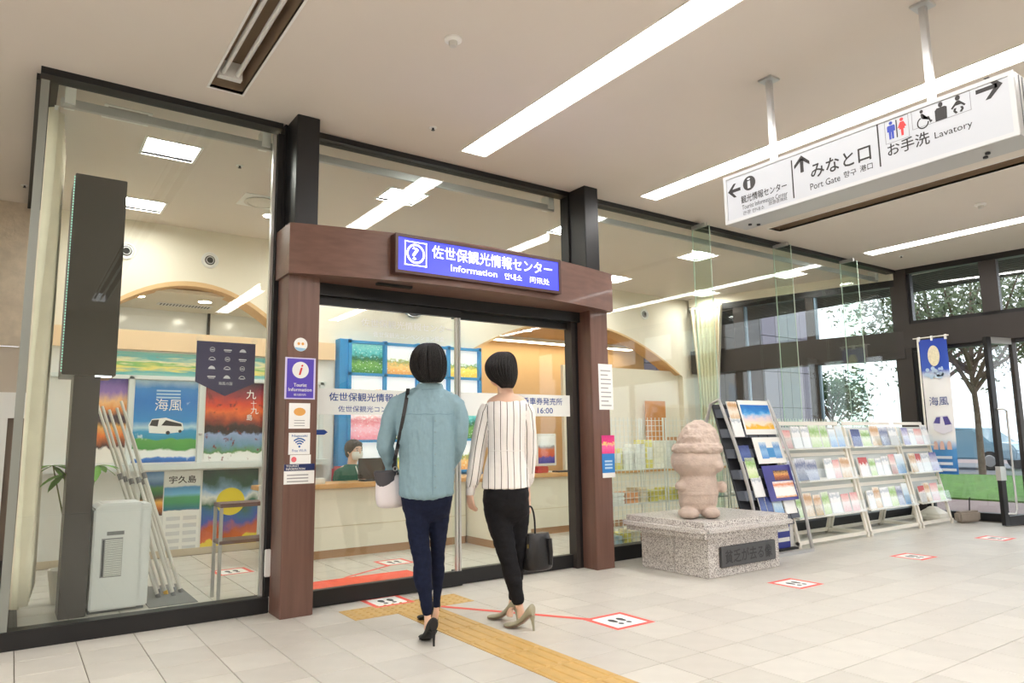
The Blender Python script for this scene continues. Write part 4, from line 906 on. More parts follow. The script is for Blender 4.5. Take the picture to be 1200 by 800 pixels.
pics = [[(0,(60,120,60)),(.3,(110,160,80)),(.5,(40,100,70)),(.7,(90,190,190)),(1,(150,220,210))], [(0,(226,150,80)),(.3,(236,190,120)),(.45,(150,160,90)),(.6,(250,250,250)),(1,(250,252,255))],
        [(0,(240,190,70)),(.3,(250,220,110)),(.42,(110,150,80)),(.55,(250,250,250)),(1,(252,252,252))], [(0,(236,130,140)),(.35,(250,190,200)),(.6,(226,120,130)),(.8,(250,230,230)),(1,(252,250,250))],
        [(0,(90,120,60)),(.2,(240,200,160)),(.5,(236,190,150)),(.56,(250,250,250)),(1,(252,252,252))], [(0,(60,130,200)),(.3,(120,180,226)),(.5,(250,250,252)),(1,(252,252,252))]]
kk = 0
for r in range(4):
    for q in range(4):
        mt = print_mat(f'photo_{kk}', pics[[0,1,1,2, 4,5,5,5, 3,4,1,0, 5,2,0,1][kk]], 9, .22, kk*1.3, detail=9, blotch=((250,250,250), .62, 18), emit=.35)  # prints emit a little of their own colour so the cells read brighter
        z0, z1 = zs_[3-r]+.016, zs_[4-r]-.016
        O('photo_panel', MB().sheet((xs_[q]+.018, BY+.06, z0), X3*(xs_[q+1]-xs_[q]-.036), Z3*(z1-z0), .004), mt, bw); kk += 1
for q in range(4): O('shelf_front', MB().box((xs_[q]+.018, BY+.05, .05), (xs_[q+1]-.018, BY+.06, .70)), M_white, bw)
# counters
def counter(name, x0, x1, y0, y1, h, label):
    e = E(name, ((x0+x1)/2, y0, 0), label, 'counter')
    O('front_panel', MB().box((x0, y0+.02, .08), (x1, y0+.06, h-.04)), M_cream, e)
    O('body', MB().box((x0, y0+.06, .0), (x1, y0+.12, h-.04)), M_cream, e)
    O('kick_board', MB().box((x0, y0+.03, 0), (x1, y0+.06, .08)), mat('kick_brown', (176,136,100), .6), e)
    O('groove', MB().box((x0, y0+.016, .30), (x1, y0+.021, .306)), mat('groove_tan', (210,196,166), .7), e)
    O('worktop', MB().box((x0, y0-.03, h-.045), (x1, y1, h)), M_counter_wood, e, bevel=.006); return e
counter('service_counter', 2.0, 4.22, 6.95, 7.45, .72, 'cream service counter with oak top, left of the projecting wing')
counter('service_counter', 4.75, 9.0, 6.95, 7.5, .72, 'cream service counter with oak top at the right side of the shop')
e = E('counter_wing', (4.48, 6.5, 0), 'cream counter wing projecting toward the doors behind the striped blouse', 'counter')
O('body', MB().box((4.24, 6.45, .08), (4.74, 7.45, .68)), M_cream, e); O('kick_board', MB().box((4.25, 6.46, 0), (4.73, 7.45, .08)), mat('kick_brown', (176,136,100), .6), e); O('worktop', MB().box((4.23, 6.43, .68), (4.75, 7.46, .72)), M_counter_wood, e, bevel=.006)
# acrylic guard on the counter, monitor, box and chair
def on_counter(px, Y, z=.72): 
    d = ray(px, 560); return V((CAM.x+d.x*(Y/d.y), Y, z))
e = E('acrylic_guard', (3.0, 7.02, .72), 'clear acrylic guard standing on the left counter before the receptionist', 'guard')
O('sheet', MB().box((2.70, 7.02, .74), (3.45, 7.026, 1.38)), M_acryl, e)
for x in (2.8, 3.3): O('foot', MB().box((x, 6.96, .72), (x+.04, 7.09, .74)), M_acryl, e)
p = on_counter(434, 7.18)
e = E('counter_monitor', tuple(p), 'black monitor seen from behind on the left counter', 'monitor')
O('screen_back', MB().box((p.x-.14, 7.15, .745), (p.x+.16, 7.19, .96)), mat('monitor_black', (50,36,32), .4), e, bevel=.006); O('stand', MB().box((p.x-.03, 7.16, .735), (p.x+.05, 7.22, .80)), M_dark, e); O('foot', MB().box((p.x-.09, 7.12, .72), (p.x+.11, 7.28, .735)), M_dark, e)
p = on_counter(374, 7.05); O('tissue_box', MB().box((p.x-.05, 7.03, .72), (p.x+.06, 7.13, .775)), M_white, label='small white box at the left end of the counter', cat='box', bevel=.006)
p = on_counter(397.5, 7.75, .5)
e = E('office_chair', (p.x, 7.75, 0), 'dusty red office chair behind the left counter', 'chair')
mr = mat('chair_red', (196,88,100), .8)
O('backrest', MB().box((p.x-.02, 7.9, .52), (p.x+.38, 7.96, .86)), mr, e, bevel=.025); O('seat', MB().box((p.x-.05, 7.5, .42), (p.x+.40, 7.92, .49)), mr, e, bevel=.02)
O('column', MB().tube([(p.x+.17, 7.7, .06), (p.x+.17, 7.7, .42)], .025, 10), M_dark, e)
for k in range(5): O('foot', MB().tube([(p.x+.17, 7.7, .07), (p.x+.17+.25*math.cos(k*1.2566), 7.7+.25*math.sin(k*1.2566), .03)], .018, 8), M_dark, e)
p = on_counter(641, 7.2)
e = E('counter_display', tuple(p), 'white framed screen with a flower field picture on the right counter', 'screen')
O('frame', MB().box((p.x-.16, 7.2, .80), (p.x+.16, 7.24, 1.20)), M_white, e, bevel=.006)
O('picture', MB().sheet((p.x-.13, 7.198, .83), X3*.26, Z3*.34, .002), print_mat('flower_field', [(0,(70,60,160)),(.2,(90,80,180)),(.28,(214,90,60)),(.5,(226,120,70)),(.6,(150,160,170)),(.68,(240,246,250)),(1,(250,250,250))], 6, .1, 5), e)
O('foot', MB().box((p.x-.08, 7.14, .72), (p.x+.08, 7.3, .735)), M_white, e); O('neck', MB().box((p.x-.02, 7.22, .735), (p.x+.02, 7.25, .80)), M_white, e)
p = on_counter(637, 7.08); O('red_case', MB().box((p.x-.12, 7.06, .72), (p.x+.07, 7.14, .80)), mat('case_red', (190,60,60), .6), label='small red case on the right counter by the screen', cat='case', bevel=.01)
p = on_counter(660, 7.05); O('keyboard_tray', MB().box((p.x-.12, 7.0, .72), (p.x+.2, 7.12, .74)), M_dark, label='low black tray at the right end of the counter', cat='tray', bevel=.004)
p = FL(619, 640); e = E('floor_stand_board', (4.15, 6.0, 0), 'slim white board on a stand hidden behind the striped blouse', 'board')
O('board', MB().box((4.06, 6.0, .25), (4.30, 6.015, 1.30)), mat('board_pale', (226,240,244), .4), e); O('foot', MB().box((4.04, 5.92, 0), (4.32, 6.1, .02)), M_white, e); O('pole', MB().box((4.17, 6.015, .02), (4.19, 6.03, .4)), M_white, e)
O('yellow_print', MB().box((4.06, 5.998, .27), (4.12, 6.0, .38)), mat('disc_yellow', (246,222,50), .4), e)
O('wall_notice_board', MB().box((8.35, YB-.02, 1.05), (8.80, YB, 1.72)), mat('cork_orange', (206,142,84), .7, var=.06), label='orange wooden board low on the cream wall behind the goods', cat='board')
# ---- left corner of the shop: black display, curtain, air purifier, plant, poles, side table
e = E('display_tower', (.42, 5.75, 0), 'tall dark display cabinet on a slim pillar behind the left glass', 'display')
O('cabinet', MB().box((.25, 5.70, 1.62), (.575, 6.15, 3.05)), mat('display_black', (62,58,56), .3), e, bevel=.004)
O('pillar', MB().box((.325, 5.72, 0), (.485, 6.0, 1.62)), mat('pillar_dark', (66,62,62), .35), e, bevel=.004)
lb = MB()
for i in range(70): lb.box((.244, 5.71, 1.64+i*.02), (.25, 5.722, 1.65+i*.02))
O('light_strip', lb, mat('led_green', (170,230,214), .4, emit=.6), e)
O('lamp_strip', MB().box((.45, 5.71, 1.612), (.55, 5.76, 1.62)), emitter('lamp_soft', (255,255,255), 3), e)
def curtain(name, p0, p1, z0, z1, folds, amp, label, squeeze=None, mt=M_curtain):
    p0, p1 = V(p0), V(p1); d = p1-p0; nrm = V((-d.y, d.x, 0)).normalized(); mb = MB(); n = folds*8; m = 12
    for j in range(m+1):
        v = j/m; z = z0+(z1-z0)*v; sq = squeeze(v) if squeeze else 1.0
        for i in range(n+1):
            u = i/n; p = p0+d*(.5+(u-.5)*sq)+nrm*amp*math.sin(u*folds*2*math.pi+.4*math.sin(5*v)); mb.v.append((p.x, p.y, z))
    for j in range(m):
        for i in range(n): a = j*(n+1)+i; mb.f.append((a, a+1, a+n+2, a+n+1))
    e = E(name, tuple((p0+p1)/2*1.0+V((0,0,z0))), label, 'curtain')
    o = O('cloth', mb, mt, e, smooth=True); s = o.modifiers.new('thick', 'SOLIDIFY'); s.thickness = .004
    O('heading_tape', MB().obox(p0+Z3*(z1-.02)-nrm*.012, d, nrm*.024, Z3*.03), M_white, e)
    return e
curtain('curtain', (.10, 5.28, 0), (.16, 6.2, 0), .18, 3.33, 7, .045, 'gathered cream curtain in the left glass corner')
curtain('curtain', (.12, 6.75, 0), (.12, 7.9, 0), .10, 3.33, 9, .03, 'pale cream curtain hanging along the left side glass')
cc = C1+U2*2.62+N2*.16; cd = C1+U2*3.2+N2*.16
curtain('curtain', tuple(cc), tuple(cd), .1, 3.30, 7, .05, 'cream curtain drawn aside at the shop side windows', squeeze=lambda v: .55+.45*(abs(v-.45)/.55)**1.2)
e = E('air_purifier', (.65, 5.75, 0), 'tall white air purifier with a slatted front behind the left glass', 'air purifier')
O('body', MB().prism(V((.50, 5.74, 0)), X3, Z3, [(0, 0.02), (.30, .02), (.30, .735), (.05, .735), (0, .70)], .34), mat('purifier_white', (226,228,230), .35), e, bevel=.01)
O('side_column', MB().box((.785, 5.76, .02), (.86, 6.06, .72)), mat('purifier_white', (226,228,230), .35), e, bevel=.008); O('foot', MB().box((.50, 5.78, 0), (.84, 6.04, .022)), M_grey, e)
O('grille_recess', MB().box((.555, 5.7365, .24), (.685, 5.74, .50)), mat('purifier_grille', (150,152,156), .5), e)
for i in range(22): O('slat', MB().box((.578, 5.733, .248+i*.0112), (.683, 5.7365, .2535+i*.0112)), M_white, e); 
O('slat_column', MB().box((.562, 5.733, .248), (.572, 5.7365, .492)), M_dark, e)
O('control_window', MB().box((.585, 5.735, .52), (.69, 5.74, .545)), M_grey, e)
pb = V((.40, 6.35, 0)); e = E('potted_plant', tuple(pb), 'leafy green potted plant behind the air purifier', 'plant')
O('pot', MB().lathe(tuple(pb), [(.09, 0), (.12, .22), (.125, .24), (.11, .24), (.105, .21)], 20), mat('pot_white', (226,222,214), .5), e, smooth=True)
st_ = MB(); lv = MB(); rnd = random.Random(2)
heads = [PY(62, 545, 5.95), PY(115, 545, 6.3), PY(95, 600, 6.3), PY(108, 640, 6.3), PY(75, 555, 5.9)]
for h in heads:
    st_.tube([pb+Z3*.2, (pb+h)/2+V((.02, 0, .12)), h], [.008, .006, .004], 6)
    for k in range(7):
        a = k*.9+rnd.random(); L2 = rnd.uniform(.09, .16); d = V((math.cos(a), math.sin(a)*.6, rnd.uniform(-.5, .35))).normalized(); w = d.cross(Z3).normalized()*L2*.22; q = len(lv.v)
        pts = [(0, 0), (.25, .8), (.55, 1), (.85, .5), (1, 0)]
        for (t, ww_) in pts: c = h+d*(L2*t)-Z3*(.05*t*t); lv.v += [tuple(c-w*ww_), tuple(c+Z3*-.004), tuple(c+w*ww_)]
        for i in range(4): b = q+3*i; lv.f += [(b, b+1, b+4, b+3), (b+1, b+2, b+5, b+4)]
O('stem', st_, mat('stem_green', (110,120,70), .7), e, smooth=True); O('foliage', lv, mat('plant_leaf', (120,190,70), .45, var=.2), e, smooth=True)
tops = [(113, 470), (120, 476), (128, 480), (137, 478), (146, 482), (142, 470)]
for i, (px, py) in enumerate(tops):
    f = V((.98+.035*i, 6.05+.10*((i*2) % 3), 0)); t = PY(px, py, 6.55)
    e = E('banner_pole', tuple(f), f'thin silver banner pole leaning behind the air purifier, {["first","second","third","fourth","fifth","sixth"][i]} from left', 'pole', 'silver poles leaning together')
    O('lower_tube', MB().tube([f, f+(t-f)*.6], .014, 8), mat('pole_pale', (226,224,218), .35, .2), e, smooth=True); O('upper_tube', MB().tube([f+(t-f)*.6, t], .011, 8), mat('pole_pale', (226,224,218), .35, .2), e, smooth=True)
    O('collar', MB().tube([f+(t-f)*.585, f+(t-f)*.615], .018, 8), mat('collar_grey', (140,140,142), .5), e); O('end_cap', MB().tube([f, f+(t-f).normalized()*.03], .016, 8), mat('cap_yellow', (236,190,60), .5) if i == 2 else M_grey, e)
O('floor_mat', MB().box((.87, 5.72, 0), (1.19, 6.55, .005)), mat('mat_grey', (118,120,120), .9), label='grey mat under the leaning poles', cat='mat')
e = E('side_table', (1.5, 5.75, 0), 'two tier brown side table with silver legs behind the left glass', 'table')
mtb = mat('table_brown', (112,84,78), .4, var=.08)
O('table_top', MB().box((1.30, 5.63, .665), (1.80, 5.85, .695)), mtb, e, bevel=.003); O('shelf', MB().box((1.30, 5.63, .40), (1.80, 5.85, .425)), mtb, e, bevel=.003)
for x in (1.31, 1.785):
    for y in (5.645, 5.835): O('leg', MB().box((x-.011, y-.011, 0), (x+.011, y+.011, .665)), M_silver, e)
e = E('sanitiser_bottle', (1.70, 5.74, .695), 'clear pump bottle standing on the brown side table', 'bottle')
O('bottle', MB().lathe((1.64, 5.74, .695), [(.035, 0), (.037, .01), (.037, .11), (.015, .135), (.012, .15)], 18), frosted('bottle_clear', (240,244,246), .45), e, smooth=True); O('pump', MB().lathe((1.64, 5.74, .845), [(.014, 0), (.014, .02), (.005, .022), (.005, .05)], 12).box((1.60, 5.735, .893), (1.645, 5.745, .902)), M_white, e)
# ---- wire goods racks just inside the right glass
M_wire = mat('white_wire', (232,234,230), .4)
for u in range(5):
    x0, x1 = 4.66+u*1.0, 5.62+u*1.0
    e = E('wire_rack', ((x0+x1)/2, 5.35, 0), f'white wire goods rack behind the right glass, {["first","second","third","fourth","fifth"][u]} from the brown post', 'rack', 'white wire racks')
    for y in (5.27, 5.62):
        for x in (x0, x1): O('post', MB().tube([(x, y, 0), (x, y, 1.34)], .009, 8), M_wire, e)
    pn = MB()
    zz = [.10+.055*i for i in range(23)]
    for z in zz: pn.box((x0, 5.262, z-.0026), (x1, 5.267, z+.0026))
    nx = int((x1-x0)/.055)
    for i in range(nx+1): x = x0+(x1-x0)*i/nx; pn.box((x-.0026, 5.267, .08), (x+.0026, 5.272, 1.34))
    O('wire_panel', pn, M_wire, e, kind='stuff')
    for z in (.10, .48, .82): O('shelf', MB().box((x0, 5.27, z-.012), (x1, 5.62, z)), M_white, e)
goods = []
rnd = random.Random(9)
palette = [('pale yellow', (240,230,130)), ('white', (244,244,240)), ('pink', (238,186,176)), ('yellow', (240,224,96)), ('grey green', (120,128,112)), ('orange', (236,170,110)), ('cream', (246,236,210)), ('pale blue', (190,214,226)), ('brown', (196,150,110))]
ordn = ['first','second','third','fourth','fifth','sixth','seventh','eighth','ninth','tenth','eleventh','twelfth']
for u in range(2):
    for si, (z, hmax) in enumerate(((.10, .12), (.48, .16), (.82, .36))):
        x = 4.70+u*1.0; k = 0
        while x < 5.52+u*1.0:
            w = rnd.uniform(.10, .20); h = hmax*rnd.uniform(.5, 1.0); nm, c = palette[rnd.randrange(len(palette))]
            x2 = min(x+w, 5.60+u*1.0)
            shape = rnd.random()
            lab = f'{nm} packaged souvenir, {ordn[k]} from left on the {["bottom","middle","top"][si]} shelf of the {["first","second"][u]} wire rack'
            e = E('souvenir_pack', ((x+x2)/2, 5.40, z), lab, 'souvenir', 'packaged goods on the wire racks')
            mt = mat('pack_'+nm.replace(' ', '_'), c, .45, var=.10, vscale=25)
            if si < 2:
                nl = max(2, int(h/.03))
                for q in range(nl): O('packet', MB().box((x+.004*(q % 2), 5.30, z+q*h/nl+.001), (x2-.006, 5.52, z+(q+1)*h/nl-.003)), mt, e, bevel=.006)
            else:
                O('box', MB().box((x, 5.32, z), (x2-.008, 5.50, z+h)), mt, e, bevel=.004); O('label_print', MB().box((x+.015, 5.318, z+h*.3), (x2-.025, 5.32, z+h*.75)), mat('pack_label_%d' % rnd.randrange(4), [(250,250,246), (226,130,60), (250,240,190), (200,220,200)][k % 4], .5), e)
            x = x2+.012; k += 1
# ================================================================== STATUE ON PEDESTAL
def wrinkle(me, amp, scale=(9, 9, 5), seed=0):
    n = len(me.vertices); co = [0.0]*(3*n); no = [0.0]*(3*n); me.vertices.foreach_get('co', co); me.vertices.foreach_get('normal', no)
    for i in range(0, 3*n, 3):
        q = V((co[i]*scale[0]+seed, co[i+1]*scale[1], co[i+2]*scale[2])); d = amp*noise.noise(q)+amp*.4*noise.noise(q*2.7)
        co[i] += no[i]*d; co[i+1] += no[i+1]*d; co[i+2] += no[i+2]*d
    me.vertices.foreach_set('co', co); me.update()
def granite(name):
    mt = mat(name, (206,202,198), .38, coat=.15); N, L = nodes(mt); b = N['Principled BSDF']
    tc = N.new('ShaderNodeTexCoord'); n = N.new('ShaderNodeTexNoise'); n.inputs['Scale'].default_value = 150; n.inputs['Detail'].default_value = 2
    r = N.new('ShaderNodeValToRGB'); cr = r.color_ramp
    cr.elements[0].position = .34; cr.elements[0].color = srgb(104,100,100); cr.elements[1].position = .66; cr.elements[1].color = srgb(236,233,230)
    for p_, c_ in ((.43, (168,163,160)), (.5, (208,203,199))): q = cr.elements.new(p_); q.color = srgb(*c_)
    L.new(tc.outputs['Object'], n.inputs['Vector']); L.new(n.outputs['Fac'], r.inputs[0]); L.new(r.outputs[0], b.inputs['Base Color']); return mt
M_gran = granite('granite')
pe = E('granite_pedestal', (5.14, 4.32, 0), 'speckled grey granite pedestal with overhanging slab and dark plaque', 'pedestal')
for (a, b) in ((3.95, 4.31), (4.314, 4.70)):
    O('block', MB().box((4.67, a, 0), (5.61, b, .325)), M_gran, pe, bevel=.006)
sl = MB(); pr = [(0, 0), (.02, -.0), (.10, .0)]
O('slab', MB().box((4.52, 3.84, .325), (5.73, 4.82, .455)), M_gran, pe, bevel=.05, smooth=True, seg=6)
q0 = PY(843, 640, 3.95); q1 = PY(908, 662, 3.95)
O('plaque', MB().box((4.80, 3.925, .075), (5.53, 3.95, .24)), mat('plaque_grey', (84,84,86), .4, .3), pe, bevel=.006)
text('貧乏が去る像', pe, V((4.85, 3.924, .105)), X3, Z3, .105, mat('plaque_text', (46,45,46), .5), width=.62, bold=.02)
M_st = mat('carved_stone', (196,178,166), .7, var=.10, vscale=16, bump=.5, bscale=70)
sb = FL(820, 606, .455); S = V((sb.x, sb.y, .455))
def sp(px, py): return PV(px, py, S)
st = E('stone_sculpture', tuple(S), 'pinkish carved stone figure sculpture standing on the granite pedestal', 'sculpture')
mm = (S-CAM).dot(FW)/FPX
def blob(mb, px, py, hw, hh, dep, dz=0, n=18): c = PV(px, py, S, dz); mb.ell(c, CL*hw*mm, CH*dep, Z3*hh*mm, n, 9)
bd_ = MB()
blob(bd_, 807, 601, 12, 7, .13, -.07); blob(bd_, 832, 600, 11, 7, .13, -.07)
bd_.loft([(PV(818, y, S), CL*w*mm, CH*d) for y, w, d in ((600, 15, .09), (594, 20, .13), (588, 22.5, .15), (576, 23, .16), (564, 22, .155), (553, 19, .13), (545, 15, .10))], 26)
blob(bd_, 798, 569, 7, 6, .06, -.06); blob(bd_, 846, 570, 6, 7, .06, -.02)
blob(bd_, 817, 540, 29, 23, .20, 0, 26); blob(bd_, 795, 540, 9, 13, .08, .03); blob(bd_, 838, 545, 9, 9, .12, -.06)
body = remesh(bd_, .008, 4, 'body'); wrinkle(body, .004, (18, 18, 18), 3)
O('body', body, None, st); body.materials.append(M_st)
cp = MB()
cp.loft([(PV(817, y, S), CL*w*mm, CH*d) for y, w, d in ((531, 25, .185), (528, 29, .20), (524, 29.5, .205), (520, 27, .19))], 30, fn=lambda v, a: 1+.035*math.cos(14*a))
cp.loft([(PV(818, y, S), CL*w*mm, CH*d) for y, w, d in ((522, 25, .17), (512, 24, .165), (504, 20, .14), (497, 13, .10), (492, 5, .04))], 26, fn=lambda v, a: 1+.05*math.sin(3*a+5*v))
cap_ = remesh(cp, .007, 2, 'cap'); wrinkle(cap_, .010, (22, 22, 26), 2); O('cap', cap_, None, st); cap_.materials.append(M_st)
be = MB(); be.loft([(PV(818, y, S), CL*w*mm, CH*d) for y, w, d in ((579, 23.3, .163), (577, 23.9, .167), (575, 23.3, .163))], 26); O('belt', be, M_st, st, smooth=True)
# ================================================================== DARK LEAFLET STAND
def DS(x, z, off=0.0): return V((x, 4.29+.27*z-off, z))      # leaning face
LEN = V((0, .27, 1)).normalized(); LNN = V((0, -1, .27)).normalized()
ds = E('leaflet_stand', (6.08, 4.3, 0), 'dark grey leaflet stand with arched silver sides behind the sculpture', 'leaflet stand')
for x in (5.77, 6.565):
    arc = [V((x, 4.29+.27*z-.05+.10*math.sin(math.pi*min(1, z/1.5))*-.6, z)) for z in [i*.1 for i in range(16)]]
    O('side_arch', MB().tube(arc+[V((x, 4.75, 1.46)), V((x, 4.85, 1.2)), V((x, 4.9, 0))], .017, 8), M_silver, ds, smooth=True)
O('back_board', MB().obox(DS(5.79, .25, -.06), X3*.77, LEN*1.25, V((0, .02, 0))), M_dark, ds)
for r in range(6):
    z = .32+r*.20
    O('pocket', MB().obox(DS(5.79, z, .03), X3*.77, LEN*.09, V((0, .09, 0))), mat('pocket_grey', (98,104,118), .5), ds, bevel=.003)
    for q in range(1, 5): O('divider', MB().obox(DS(5.79+q*.154, z, .034), X3*.004, LEN*.14, V((0, .09, 0))), M_dark, ds)
O('foot_bar', MB().box((5.77, 4.22, .0), (6.565, 4.26, .03)), M_silver, ds); O('foot_bar', MB().box((5.77, 4.88, .0), (6.565, 4.92, .03)), M_silver, ds)
def leaning(name, x0, x1, z0, z1, off, mt, label, cat='poster', t=.004):
    e = E(name, tuple(DS((x0+x1)/2, z0, off)), label, cat); k = 1/LEN.z
    O('sheet', MB().sheet(DS(x0, z0, off), X3*(x1-x0), LEN*((z1-z0)*k), t), mt, e); return e, DS(x0, z0, off)
P2 = .13
white_board = M_paper
e, o = leaning('park_poster', 6.05, 6.56, 1.15, 1.50, .05, white_board, 'white framed poster with a bright fantasy scene atop the leaflet stand')
O('picture', MB().sheet(o+X3*.022+LEN*.055+LNN*.001, X3*.466, LEN*.26, .001), print_mat('p_park', [(0,(250,200,50)),(.10,(246,190,60)),(.2,(250,236,210)),(.45,(240,220,226)),(.62,(120,190,240)),(.72,(40,140,220)),(1,(24,110,200))], 5, .22, 7), e)
e, o = leaning('tower_poster', 6.09, 6.55, .86, 1.12, .07, white_board, 'white leaflet poster with two blue towers on the leaflet stand')
for dx in (.08, .30): O('picture', MB().sheet(o+X3*dx+LEN*.05+LNN*.001, X3*.11, LEN*.17, .001), print_mat('p_tow', [(0,(90,150,220)),(.4,(150,196,236)),(.7,(110,160,216)),(1,(220,236,248))], 7, .2, 2), e)
O('blue_patch', MB().sheet(o+X3*.19+LEN*.06+LNN*.002, X3*.11, LEN*.10, .001), mat('patch_blue', (70,150,214), .4), e)
e, o = leaning('navy_poster', 6.09, 6.55, .50, .84, .085, print_mat('p_navy', [(0,(70,66,150)),(.5,(56,52,130)),(1,(64,60,146))], 3, .1, 1), 'navy edged leaflet poster with white map print on the leaflet stand')
O('print', MB().sheet(o+X3*.10+LEN*.03+LNN*.001, X3*.34, LEN*.16, .001), print_mat('p_map', [(0,(244,170,90)),(.15,(250,250,248)),(.6,(250,250,248)),(.8,(236,140,80)),(1,(250,250,250))], 8, .1, 4), e)
O('picture', MB().sheet(o+X3*.16+LEN*.20+LNN*.001, X3*.24, LEN*.10, .001), print_mat('p_group', [(0,(90,40,30)),(.4,(180,90,40)),(.6,(230,170,90)),(1,(60,30,30))], 12, .4, 4), e)
prints = [('pale blue', [(0,(120,170,220)),(.5,(200,224,240)),(1,(240,246,250))]), ('white', [(0,(250,250,250)),(.7,(246,248,250)),(.8,(190,200,210)),(1,(250,250,250))]), ('grey blue', [(0,(150,160,190)),(.4,(200,206,220)),(.7,(110,120,160)),(1,(226,230,238))]),
          ('pale green', [(0,(200,226,150)),(.4,(236,244,214)),(.7,(150,196,110)),(1,(230,240,220))]), ('tan', [(0,(226,196,150)),(.4,(250,240,226)),(.8,(206,160,110)),(1,(246,236,220))]), ('pink', [(0,(236,190,190)),(.5,(250,236,232)),(1,(226,150,150))]),
          ('lilac', [(0,(170,164,210)),(.5,(226,224,240)),(1,(120,116,180))]), ('red and white', [(0,(250,246,244)),(.6,(246,240,238)),(.7,(200,70,60)),(1,(190,60,60))]), ('navy', [(0,(60,80,140)),(.5,(90,110,170)),(1,(50,60,120))])]
def leaflet(o, ex, ey, w, h, t, pi, label, group):
    nm, stp = prints[pi]; nz = V(ex).cross(V(ey)).normalized()
    e = E('leaflet', tuple(V(o)+V(ex)*w/2), label, 'leaflet', group)
    O('pages', MB().obox(V(o)-nz*t, V(ex)*w, V(ey)*h, nz*(t-.0012)), M_paper, e)
    O('cover', MB().sheet(V(o), V(ex)*w, V(ey)*h, .001), print_mat(f'leaf_{pi}_{int(o[0]*7) % 3}', stp, 5, .25, pi+int(o[0]*7) % 3), e); return e
ord_ = ordn+['thirteenth','fourteenth']
small = [(5.90, .70, 3, .15, .20), (5.92, .52, 1, .15, .20), (5.82, .86, 0, .20, .16), (5.87, 1.28, 4, .15, .18), (5.86, 1.10, 1, .15, .20), (6.14, .34, 0, .15, .20), (6.32, .34, 1, .18, .20), (5.94, .32, 0, .09, .20), (6.04, .32, 0, .09, .20)]
labs = ['pale green leaflet left of the navy poster on the dark stand', 'white leaflet below the pale green one on the dark stand', 'blue wide leaflet in the left pockets of the dark stand', 'tan leaflet at the top left of the dark stand', 'white leaflet just under the tan one on the dark stand', 'pale blue leaflet under the navy poster on the dark stand', 'white leaflet at the bottom right of the dark stand', 'narrow blue leaflet at the bottom of the dark stand, left of a pair', 'narrow blue leaflet at the bottom of the dark stand, right of a pair']
for (x, z, pi, w, h), lab in zip(small, labs): leaflet(DS(x, z+.03, .055), X3, LEN, w, h, .012, pi if 'blue' not in lab else (8 if 'narrow' in lab or 'wide' in lab else 0), lab, 'leaflets on the dark stand')
# blue floor sign right of the pedestal
fb = FL(920, 644); e = E('floor_sign', tuple(fb), 'blue and white floor sign peeking out right of the pedestal', 'sign')
O('panel', MB().box((fb.x-.16, fb.y, .02), (fb.x+.10, fb.y+.015, .36)), mat('sign_royal', (40,52,150), .4), e); O('white_edge', MB().box((fb.x+.10, fb.y, .02), (fb.x+.16, fb.y+.015, .24)), M_white, e); O('foot', MB().box((fb.x-.16, fb.y-.05, 0), (fb.x+.16, fb.y+.12, .02)), M_rubber, e)
for q in range(2): O('print', MB().box((fb.x-.10, fb.y-.001, .08+.10*q), (fb.x+.09, fb.y, .12+.10*q)), M_white, e)
